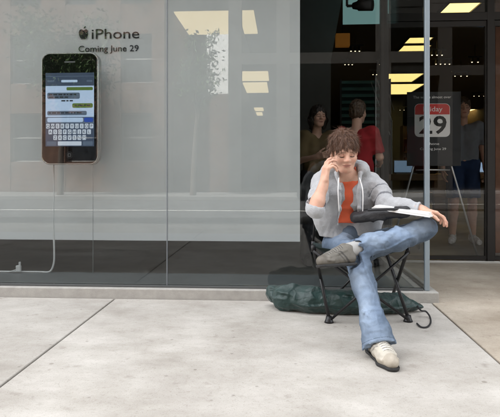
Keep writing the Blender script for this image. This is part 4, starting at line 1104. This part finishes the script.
def slabq(c, hx, hy, hz): 
    b = MB(); vs_ = []
    bmesh.ops.create_cube(b.bm, size=2)
    for v in b.bm.verts: v.co = Vector(c + r * v.co.x * hx + f_ * v.co.y * hy + u * v.co.z * hz)
    return b
M_paper = mat('white paper', (.78, .78, .76), .8)
L_ = (pb - pa).length / 2
slabq(cc, .09, L_, .0045).build('cover', M_paper, fo)
for i in range(3): slabq(cc + u * (.0075 + .0045 * i) - r * .004 * (i - 1), .086, L_ * (.96 - .02 * i), .0019).build('sheet', M_paper, fo)

# ================================================================ FOLDING CHAIR
M_frame = mat('black chair tube', (.012, .012, .013), .4, metal=.3)
M_seat = mat('black green canvas', (.010, .022, .021), .85, noise=.2, nscale=12, bump=.3, bscale=200)
FL, FR = G(329, 322.5), G(408, 321.5)
dep = Vector((0, .40, 0))
RL, RR = FL + dep + Vector((.02, 0, 0)), FR + dep + Vector((-.03, 0, 0))
SFL, SFR = P(313, 247, 3.30), P(408, 249, 3.30)
SRL, SRR = P(313, 243, 3.72), P(383, 243, 3.72)
ch = empty('folding_chair', ((FL.x + FR.x) / 2, (FL.y + RL.y) / 2, 0), 'black folding camp chair under the seated person', 'chair')
zf = .024
def leg(a, b_, r_=.0112): MB().tube([Vector((a.x, a.y, zf)), b_], r_, 10).build('leg', M_frame, ch, True)
leg(FL, SRL); leg(FR, SRR); leg(RL, SFL); leg(RR, SFR)
leg(FL + Vector((.012, -.012, 0)), SFR + Vector((0, -.014, -.02)), .0085); leg(FR + Vector((-.012, -.026, 0)), SFL + Vector((0, -.03, -.02)), .0085)
leg(RL + Vector((.012, .012, 0)), SRR + Vector((0, .014, -.02)), .0085); leg(RR + Vector((-.012, .026, 0)), SRL + Vector((0, .03, -.02)), .0085)
for p in (FL, FR, RL, RR):
    b = MB(); b.tube([(p.x, p.y, .0), (p.x, p.y, .012), (p.x, p.y, .02), (p.x, p.y, .040)], .030, 14, r2=.018); b.build('foot', M_frame, ch, True)
    # hinge block
for p in (SFL, SFR, SRL, SRR):
    b = MB(); b.tube([p + Vector((0, 0, -.03)), p + Vector((0, 0, .012))], .014, 10); b.build('corner_cap', M_frame, ch, True)
me = bpy.data.meshes.new('seat'); vs_, fs_ = [], []; n = 12
for th_s in (0, -.006):
    for j in range(n + 1):
        for i in range(n + 1):
            u_, v_ = i / n, j / n
            p = SFL.lerp(SFR, u_).lerp(SRL.lerp(SRR, u_), v_); sag = -.075 * (math.sin(math.pi * u_) * math.sin(math.pi * v_)) ** .7 - .03 * math.sin(math.pi * u_)
            vs_.append(p + Vector((0, 0, sag + .006 + th_s)))
N = (n + 1) ** 2
for s_ in (0, 1):
    for j in range(n):
        for i in range(n):
            a = s_ * N + j * (n + 1) + i; q = (a, a + 1, a + n + 2, a + n + 1); fs_.append(q if not s_ else q[::-1])
ring = [i for i in range(n + 1)] + [j * (n + 1) + n for j in range(1, n + 1)] + [n * (n + 1) + i for i in range(n - 1, -1, -1)] + [j * (n + 1) for j in range(n - 1, 0, -1)]
for a, c_ in zip(ring, ring[1:] + ring[:1]): fs_.append((a, a + N, c_ + N, c_))
me.from_pydata(vs_, [], fs_); me.update()
for p in me.polygons: p.use_smooth = True
link('seat', me, M_seat, ch)
# low back behind the torso
BL, BR = SRL + Vector((.03, .06, .34)), SRR + Vector((-.04, .06, .34))
for a, c_ in ((SRL, BL), (SRR, BR)): MB().tube([a, c_], .0088, 10).build('back_post', M_frame, ch, True)
b = MB(); b.prism([BL + Vector((0, -.004, .02)), BR + Vector((0, -.004, .02)), SRR.lerp(BR, .25) + Vector((0, -.004, 0)), SRL.lerp(BL, .25) + Vector((0, -.004, 0))], (0, .006, 0)); b.build('backrest', M_seat, ch)

# ================================================================ GREEN CARRY BAG
M_green = mat('dark green nylon', (.004, .026, .0225), .48, noise=.25, nscale=12, bump=.35, bscale=40, sheen=.15)
def gz(px, py, z): p = G(px, py, 0); p.z = z; return p
bg_pts = [gz(276, 307, .088), gz(286, 310, .085), gz(310, 312, .078), gz(340, 313.5, .072), gz(372, 314, .066), gz(398, 313, .058), gz(412, 312, .045)]
cbag = empty('carry_bag', (bg_pts[3].x, bg_pts[3].y, 0), 'long dark green drawstring carry bag lying under the chair', 'bag')
lo = (bg_pts[0].x - .16, min(p.y for p in bg_pts) - .2, -.03); hi = (bg_pts[-1].x + .16, max(p.y for p in bg_pts) + .2, .25)
Fd = Field(lo, hi, .0042)
Fd.chain(bg_pts, [.062, .082, .085, .080, .073, .062, .034], k=.03)
Fd.cone(bg_pts[-1], gz(419, 312, .040), .030, .022, k=.02)
Fd.cone(bg_pts[0], bg_pts[0] + Vector((-.02, 0, .02)), .05, .045, k=.03)
for (px, py, z, dx, dz) in ((292, 310, .16, .10, -.02), (318, 312, .145, .16, -.03), (352, 313, .13, .12, .01), (384, 313, .11, .10, -.03), (400, 312, .10, .05, -.05), (406, 312, .09, .04, -.04)):
    p = gz(px, py, z); Fd.chain([p + Vector((-dx / 2, -.035, -.03)), p + Vector((0, -.02, 0)), p + Vector((dx / 2, .02, dz))], [.007, .011, .007], k=.03)
Fd.wrinkle(.008, 9, stretch=(.55, 1, 1.2), seed=31, sharp=11); Fd.wrinkle(.0035, 15, stretch=(.6, 1, 1.1), seed=33, sharp=12); Fd.wrinkle(.0015, 32, seed=35, sharp=10)
Fd.cut((0, 0, .002), (0, 0, -1))
link('sack', Fd.mesh('sack'), M_green, cbag)
def gp(px, py, z=.006): return P(px, py, (H - z) * FPX / (py - HZ))
lp_ = [gz(417, 312, .045), gp(421, 310.5, .05), gp(426, 311.5, .035), gp(430, 317, .01), gp(430.5, 323), gp(427, 327), gp(421, 327), gp(417, 323.5)]
MB().tube(smooth_path(lp_), .0055, 8).build('drawstring', mat('black cord', (.015, .015, .016), .7), cbag, True)
b = MB(); p = gz(417, 312, .045); b.tube([p + Vector((-.012, 0, .0)), p + Vector((.02, -.005, .0))], .014, 10); b.build('toggle', M_black2, cbag, True)

# ================================================================ PEOPLE INSIDE
def standing(px, d, ht, yaw, label, top, bottom, hairc, pose='down', long_hair=0, shorts=False, top_len=.5, sleeve=.5, h=.009, skin_seed=0, floor=.022, sex=1.0):
    p = P(px, 200, d); s = ht / 1.78; fl = Vector((p.x, p.y, floor))
    fw = Vector((math.sin(yaw), -math.cos(yaw), 0)); rt = fw.cross(Vector((0, 0, 1)))     # rt: the person's right
    def q(r_, f_, z): return fl + rt * (r_ * s) + fw * (f_ * s) + Vector((0, 0, z * s))
    o = empty('person', fl, label, 'person', 'people inside the store')
    hc_ = q(0, .03, 1.665); fr = frame(fw + Vector((0, 0, -.12)), (0, 0, 1)); nkk = q(0, 0, 1.50)
    sh_ = {1: q(.175 * sex, 0, 1.44), -1: q(-.175 * sex, 0, 1.44)}; hp = {1: q(.09, 0, .95), -1: q(-.09, 0, .95)}
    kn = {1: q(.105, .03, .51), -1: q(-.105, .02, .51)}; an = {1: q(.12, -.02, .09), -1: q(-.115, -.02, .09)}
    if pose == 'down': el = {e: q(e * .235, -.03, 1.16) for e in (1, -1)}; wr = {e: q(e * .245, .06, .91) for e in (1, -1)}
    elif pose == 'reach': el = {1: q(.23, .06, 1.17), -1: q(-.27, .08, 1.18)}; wr = {1: q(.16, .26, 1.12), -1: q(-.40, .24, 1.27)}
    else: el = {e: q(e * .24, .05, 1.16) for e in (1, -1)}; wr = {e: q(e * .12, .26, 1.20) for e in (1, -1)}
    lo_ = A(fl) - np.array([.62, .62, 0]) * s; hi_ = A(fl) + np.array([.62, .62, 1.86]) * s
    Fb = Field(lo_, hi_, h * .62)
    head_field(Fb, hc_, fr, s); Fb.cone(q(0, -.01, 1.44), q(0, .0, 1.60), .055 * s, .052 * s, k=.03)
    Fb.cone(q(0, -.01, 1.40), sh_[1], .04, .036, k=.03); Fb.cone(q(0, -.01, 1.40), sh_[-1], .04, .036, k=.03)
    for e in (1, -1):
        Fb.chain([sh_[e], el[e], wr[e]], [.046 * s, .038 * s, .025 * s], k=.02)
        dv = (wr[e] - el[e]); hand_field(Fb, wr[e], dv, -rt * e if pose == 'down' else Vector((0, 0, 1)) * .3 - rt * e, 1 if e == 1 else -1, [.3, .35, .4, .45], s=s)
        if shorts: Fb.chain([hp[e], kn[e], kn[e].lerp(an[e], .35) - fw * .02, an[e]], [.075 * s, .052 * s, .055 * s, .036 * s], k=.02)
    Fb.cone(q(0, -.01, 1.38), q(0, 0, 1.0), .055 * s, .055 * s, k=.05)
    if shorts: Fb.cone(q(0, 0, 1.0), hp[1], .09 * s, .07 * s, k=.05); Fb.cone(q(0, 0, 1.0), hp[-1], .09 * s, .07 * s, k=.05)
    link('body', Fb.mesh('body', head_colour(hc_, fr, s)), M_skin, o)
    hair(hc_, fr, hairc, o, s, length=long_hair, h=.006, seed=px)
    Ft = Field(lo_, hi_, h)
    for e in (1, -1):
        Ft.chain([q(e * .075, 0, .90 + .1 * (1 - top_len)), q(e * .07, 0, 1.10), q(e * .085, 0, 1.33)], [.108 * s, .098 * s * sex, .105 * s * sex], k=.06)
        Ft.cone(q(e * .06, 0, 1.40), sh_[e], .07 * s, .058 * s, k=.05)
        if sleeve <= .5: Ft.cone(sh_[e], sh_[e].lerp(el[e], sleeve * 2), .066 * s, .064 * s, k=.03)
        else: Ft.chain([sh_[e], el[e], el[e].lerp(wr[e], (sleeve - .5) * 2)], [.066 * s, .056 * s, .045 * s], k=.03)
        if sleeve <= .5:
            ax_ = (el[e] - sh_[e]).normalized(); ep_ = sh_[e].lerp(el[e], sleeve * 2); Ft.cut(ep_, ax_, ep_ + ax_ * .05, .075)
    Ft.cut(q(0, 0, .90 + .1 * (1 - top_len)), (0, 0, -1)); Ft.cone(q(0, .01, 1.50), q(0, .01, 1.62), .052 * s, .066 * s, k=.008, op='-')
    Ft.wrinkle(.006, 10, seed=px); link('shirt', Ft.mesh('shirt'), top, o)
    Fl = Field(lo_, hi_, h)
    Fl.cone(hp[1] + Vector((0, 0, .02)), hp[-1] + Vector((0, 0, .02)), .112 * s, .112 * s, k=.04)
    for e in (1, -1):
        if shorts:
            Fl.cone(hp[e], hp[e].lerp(kn[e], .95), .105 * s, .098 * s, k=.03); Fl.cut(hp[e].lerp(kn[e], .88), (0, 0, -1), kn[e] + Vector((0, 0, -.05)), .16)
        else: Fl.chain([hp[e], kn[e], an[e] + Vector((0, 0, -.02))], [.10 * s, .075 * s, .068 * s], k=.03)
    Fl.wrinkle(.006, 9, seed=px + 5); link('shorts' if shorts else 'trousers', Fl.mesh('trousers'), bottom, o)
    for e in (1, -1):
        Fsh = Field(A(an[e]) - .2, A(an[e]) + .25, .007); dirn = (fw + rt * (e * .25)).normalized(); hl = Vector((an[e].x, an[e].y, floor)) - dirn * .06
        u_ = Vector((0, 0, 1))
        Fsh.chain([hl + dirn * .03 + u_ * .05, hl + dirn * .14 + u_ * .045, hl + dirn * .24 + u_ * .036], [.040, .044, .036], k=.02); Fsh.cone(hl + dirn * .05 + u_ * .06, hl + dirn * .05 + u_ * .10, .043, .045, k=.02)
        Fsh.cone(hl + dirn * .1 + u_ * .08, hl + dirn * .18 + u_ * .055, .03, .03, k=.02)
        Fsh.cut(hl + u_ * .001, (0, 0, -1))
        link('shoe', Fsh.mesh('shoe'), M_shoe2 if shorts else M_black2, o)
    return o
M_shoe2 = mat('white running shoe', (.55, .55, .54), .7, noise=.35, nscale=25)
M_redt = mat('red cotton', (.30, .010, .014), .85, noise=.1, nscale=10)
M_tan = mat('tan cotton', (.13, .088, .035), .85, noise=.1, nscale=10)
M_greyt = mat('grey cotton', (.20, .22, .25), .85, noise=.1, nscale=10)
M_navy = mat('navy cotton', (.012, .035, .10), .85, noise=.15, nscale=10)
M_dark = mat('dark trousers', (.02, .02, .025), .85)
M_hairb = hair_mat('dark brown hair', (.022, .013, .009)); M_hairg = hair_mat('short brown hair', (.07, .04, .022))
standing(317, 5.4, 1.58, .35, 'dark-haired person in a tan top facing out inside the store, beside the backdrop', M_tan, M_dark, M_hairb, 'hold', long_hair=.07, sex=.88)
standing(357, 5.2, 1.61, math.pi - .55, 'person in red T-shirt seen from behind inside the store', M_redt, M_dark, M_hairg, 'reach', sleeve=.42)
standing(463, 6.9, 1.86, -.15, 'person in grey top and navy shorts standing inside behind the calendar poster', M_greyt, M_navy, M_hairg, 'down', shorts=True, sleeve=.4)

# ================================================================ ACROSS THE STREET (seen only as reflections in the glass)
def V(px, py, Yreal):              # a reflected pixel back to the place it shows on the plane y = Yreal (mirrored at the glass)
    p = W(px, py, -Yreal + 2 * GY0); return Vector((p.x, Yreal, p.z))
M_brick = mat('red brown brick', (.11, .058, .038), .85, noise=.45, nscale=1.5, bump=.3, bscale=30)
M_lime = mat('grey limestone', (.027, .023, .019), .85, noise=.3, nscale=1.5)
M_conb = mat('pale render', (.1, .095, .09), .85, noise=.12, nscale=1.2)
M_win = mat('window glass dark', (.02, .025, .03), .08, spec=.8)
M_wfr = mat('window frame', (.30, .30, .29), .6)
M_blight = mat('lobby ceiling light', (.9, .8, .5), .5, emit=(1, .80, .44), estr=2.0)
def building(name, x0, x1, yf, depth, hgt, wall, floor_h, bay, label, z_from=0, skip=None):
    o = empty(name, ((x0 + x1) / 2, yf - depth / 2, 0), label, 'building', 'buildings across the street')
    b = MB(); b.box(x0, x1, yf - depth, yf - .35, -.16, hgt); b.build('core', wall, o)
    nb = max(1, int((x1 - x0) / bay)); bw = (x1 - x0) / nb; nf = int((hgt - z_from) / floor_h)
    piers = MB()
    for i in range(nb + 1):
        xx = x0 + i * bw; a = max(x0, xx - bw * .22); c_ = min(x1, xx + bw * .22); piers.box(a, c_, yf - .349, yf, -.16 if not z_from else z_from, hgt)
    piers.build('piers', wall, o)
    for j in range(nf + 1):
        z = z_from + j * floor_h; zt_ = min(z + floor_h * .38, hgt)
        if zt_ - z < .1: continue
        for i in range(nb):
            xx = x0 + (i + .5) * bw; hw = bw * .28 - .001
            b = MB(); b.box(xx - hw, xx + hw, yf - .349, yf - .03, z, zt_); b.build('spandrel', wall, o)
            if j < nf:
                if i == 0 and j == 0: pass
                z0, z1 = zt_ + .001, z + floor_h - .001
                fm = MB(); t_ = .06
                for q_ in ((xx - hw, xx + hw, z0, z0 + t_), (xx - hw, xx + hw, z1 - t_, z1), (xx - hw, xx - hw + t_, z0 + t_, z1 - t_), (xx + hw - t_, xx + hw, z0 + t_, z1 - t_), (xx - hw + t_, xx + hw - t_, (z0 + z1) / 2 - .03, (z0 + z1) / 2 + .03)):
                    fm.box(q_[0], q_[1], yf - .30, yf - .24, q_[2], q_[3])
                wo_ = fm.build('window', M_wfr, o)
                g_ = MB(); g_.box(xx - hw + t_, xx + hw - t_, yf - .28, yf - .26, z0 + t_, z1 - t_); g_.build('pane', M_win, wo_)
    b = MB(); b.box(x0 - .15, x1 + .15, yf - .3, yf + .3, hgt + .001, hgt + .5); b.build('cornice', wall, o)
    return o
YF = -20.0
gapL = W(207, 60, 20 + 14).x; gapR = W(228, 60, 20).x
building('brick_building', -26, gapL, YF, 13.8, 17, M_brick, 3.6, 2.4, 'red brown brick apartment house across the street, reflected at the left of the glass')
# lobby building: lit ground floor hall and first floor under deep ceilings
zc1, zc2 = 5.74, 8.75
lob = empty('office_building', (6, YF - 12, 0), 'grey stone office block across the street with lit ceilings, reflected in the glass', 'building', 'buildings across the street')
LX1 = 15.0
def part(name, x0, x1, y0, y1, z0, z1, m, par=lob): b = MB(); b.box(x0, x1, y0, y1, z0, z1); return b.build(name, m, par)
part('ground_slab', gapR, LX1, YF - 24, YF, -.155, .0, M_lime); part('floor_slab', gapR, LX1, YF - 24, YF - .01, zc1, zc1 + .5, M_lime); part('upper_slab', gapR, LX1, YF - 24, YF - .01, zc2, zc2 + .6, M_lime)
part('wall', gapR, gapR + .3, YF - 24, YF - .4, .001, zc1 - .001, M_lime); part('wall', LX1 - .3, LX1, YF - 24, YF - .4, .001, zc1 - .001, M_lime); part('wall', gapR, LX1, YF - 24.3, YF - 24.001, 0, zc2, M_lime)
part('wall', gapR, gapR + .3, YF - 24, YF - .4, zc1 + .501, zc2 - .001, M_lime); part('wall', LX1 - .3, LX1, YF - 24, YF - .4, zc1 + .501, zc2 - .001, M_lime)
for k, xx in enumerate((gapR + .3, V(283, 50, YF).x, 4.5, 8.2, 11.8, LX1 - .3)):
    part('pillar', xx - .3, xx + .3, YF - .399, YF + .05, .001, zc1 - .001, M_lime); part('pillar', xx - .3, xx + .3, YF - .399, YF + .0, zc1 + .501, zc2 - .001, M_lime)
building('office_tower', gapR, LX1, YF + .02, 22, 10, M_lime, 3.4, 2.6, 'upper storeys of the grey stone office block across the street').location.z += zc2 + .62
building('rendered_building', LX1 + .4, 32, YF, 14, 20, M_conb, 3.5, 2.6, 'pale rendered house across the street at the right of the reflection')
def lobby_light(pxa, pxb, pya, pyb, zc, label):
    vd = lambda py: (zc - .03 - H) * FPX / (HZ - py)           # depth along the view, mirrored
    a, c_ = P(pxa, pya, vd(pya)), P(pxb, pyb, vd(pyb)); m_ = P(pxb, pya, vd(pya))
    y0, y1 = 2 * GY0 - a.y, 2 * GY0 - c_.y
    b = MB(); b.box(a.x, m_.x, min(y0, y1), max(y0, y1), zc - .08, zc - .002, bev=.01)
    tag(b.build('lobby_light', M_blight), label, 'ceiling light', 'ceiling lights across the street')
lobby_light(174, 254, 12, 33, zc2, 'broad yellow light panel under the added bridge block, reflected high on the white backdrop')
lobby_light(229, 268, 72, 80, zc1, 'yellow ceiling light across the street, reflected mid-height, upper bar')
lobby_light(229, 267, 83, 92, zc1, 'yellow ceiling light across the street, reflected mid-height, lower bar')
lobby_light(236, 263, 108, 110.5, zc1, 'small yellow ceiling light across the street, upper of the low pair')
lobby_light(238, 262, 112.5, 115, zc1, 'small yellow ceiling light across the street, lower of the low pair')
part('added_bridge', gapL + .01, gapR - .01, YF - 6.2, YF - .3, zc2 + .001, zc2 + 1.6, M_lime, None)  # bridge block added only to carry the broad light panel in the reflection
tag(bpy.data.objects['added_bridge'], 'added bridge block spanning the alley across the street, made up to hold the reflected light', 'added_bridge')
# low wall closing the alley
p = V(215, 94, YF - 2)
part('alley_wall', gapL - .5, gapR + .0, YF - 2.3, YF - 2, -.16, p.z, M_brick, None)
tag(bpy.data.objects['alley_wall'], 'brick wall closing the narrow alley across the street', 'wall')
M_whb = mat('white stand-in wall', (.82, .82, .80), .8)
xw = V(217, 50, -46).x
building('sky_stand_in', xw - 7, xw + 7, -46, 8, 24, M_whb, 4.0, 7.0, 'added white block far beyond the alley, sunlit stand-in for the bright sky strip in the reflection')  # unseen white block added to stand in for bright sky in the gap
# street trees
M_bark = mat('bark', (.09, .07, .055), .9, noise=.3, nscale=12, bump=.5, bscale=20)
M_leaf = mat('leaf', (.05, .09, .025), .6, rnd=0, noise=.4, nscale=3)
def tree(x, y, hgt, label, n, seed, rad):
    rr = random.Random(seed); o = empty('street_tree', (x, y, -.01), label, 'tree', 'trees across the street')
    b = MB(); top = Vector((x + .2, y, hgt * .55)); b.tube([(x, y, -.02), (x + .05, y, hgt * .25), top], .14, 10, r2=.08)
    tips = []
    for k in range(9):
        an = k * 2.4; e = top + Vector((math.cos(an) * rad * .7, math.sin(an) * rad * .7, rr.uniform(.1, .42) * hgt)); st_ = top - Vector((0, 0, rr.uniform(0, .15) * hgt))
        b.tube([st_, st_.lerp(e, .5) + Vector((0, 0, .2)), e], .05, 6, r2=.015); tips.append(e); tips.append(st_.lerp(e, .6))
    b.build('trunk', M_bark, o)
    vs_, fs_ = [], []
    for k in range(n):
        c_ = rr.choice(tips) + Vector((rr.gauss(0, .38), rr.gauss(0, .38), rr.gauss(0, .38))) * rad * .6
        d1 = Vector((rr.gauss(0, 1), rr.gauss(0, 1), rr.gauss(0, 1))).normalized(); d2 = d1.orthogonal().normalized(); l = rr.uniform(.06, .12)
        i = len(vs_); vs_ += [c_ - d1 * l, c_ + d2 * l * .5, c_ + d1 * l, c_ - d2 * l * .5]; fs_.append((i, i + 1, i + 2, i + 3))
    me = bpy.data.meshes.new('crown'); me.from_pydata(vs_, [], fs_); link('crown', me, M_leaf, o)
tx = V(212, 100, -17.0).x
tree(tx - .75, -17.0, 6.4, 'leafy street tree across the street in front of the alley', 1150, 3, .85)
tree(V(60, 100, -17).x, -17.0, 7.0, 'leafy street tree across the street in front of the brick house', 7000, 5, 1.9)
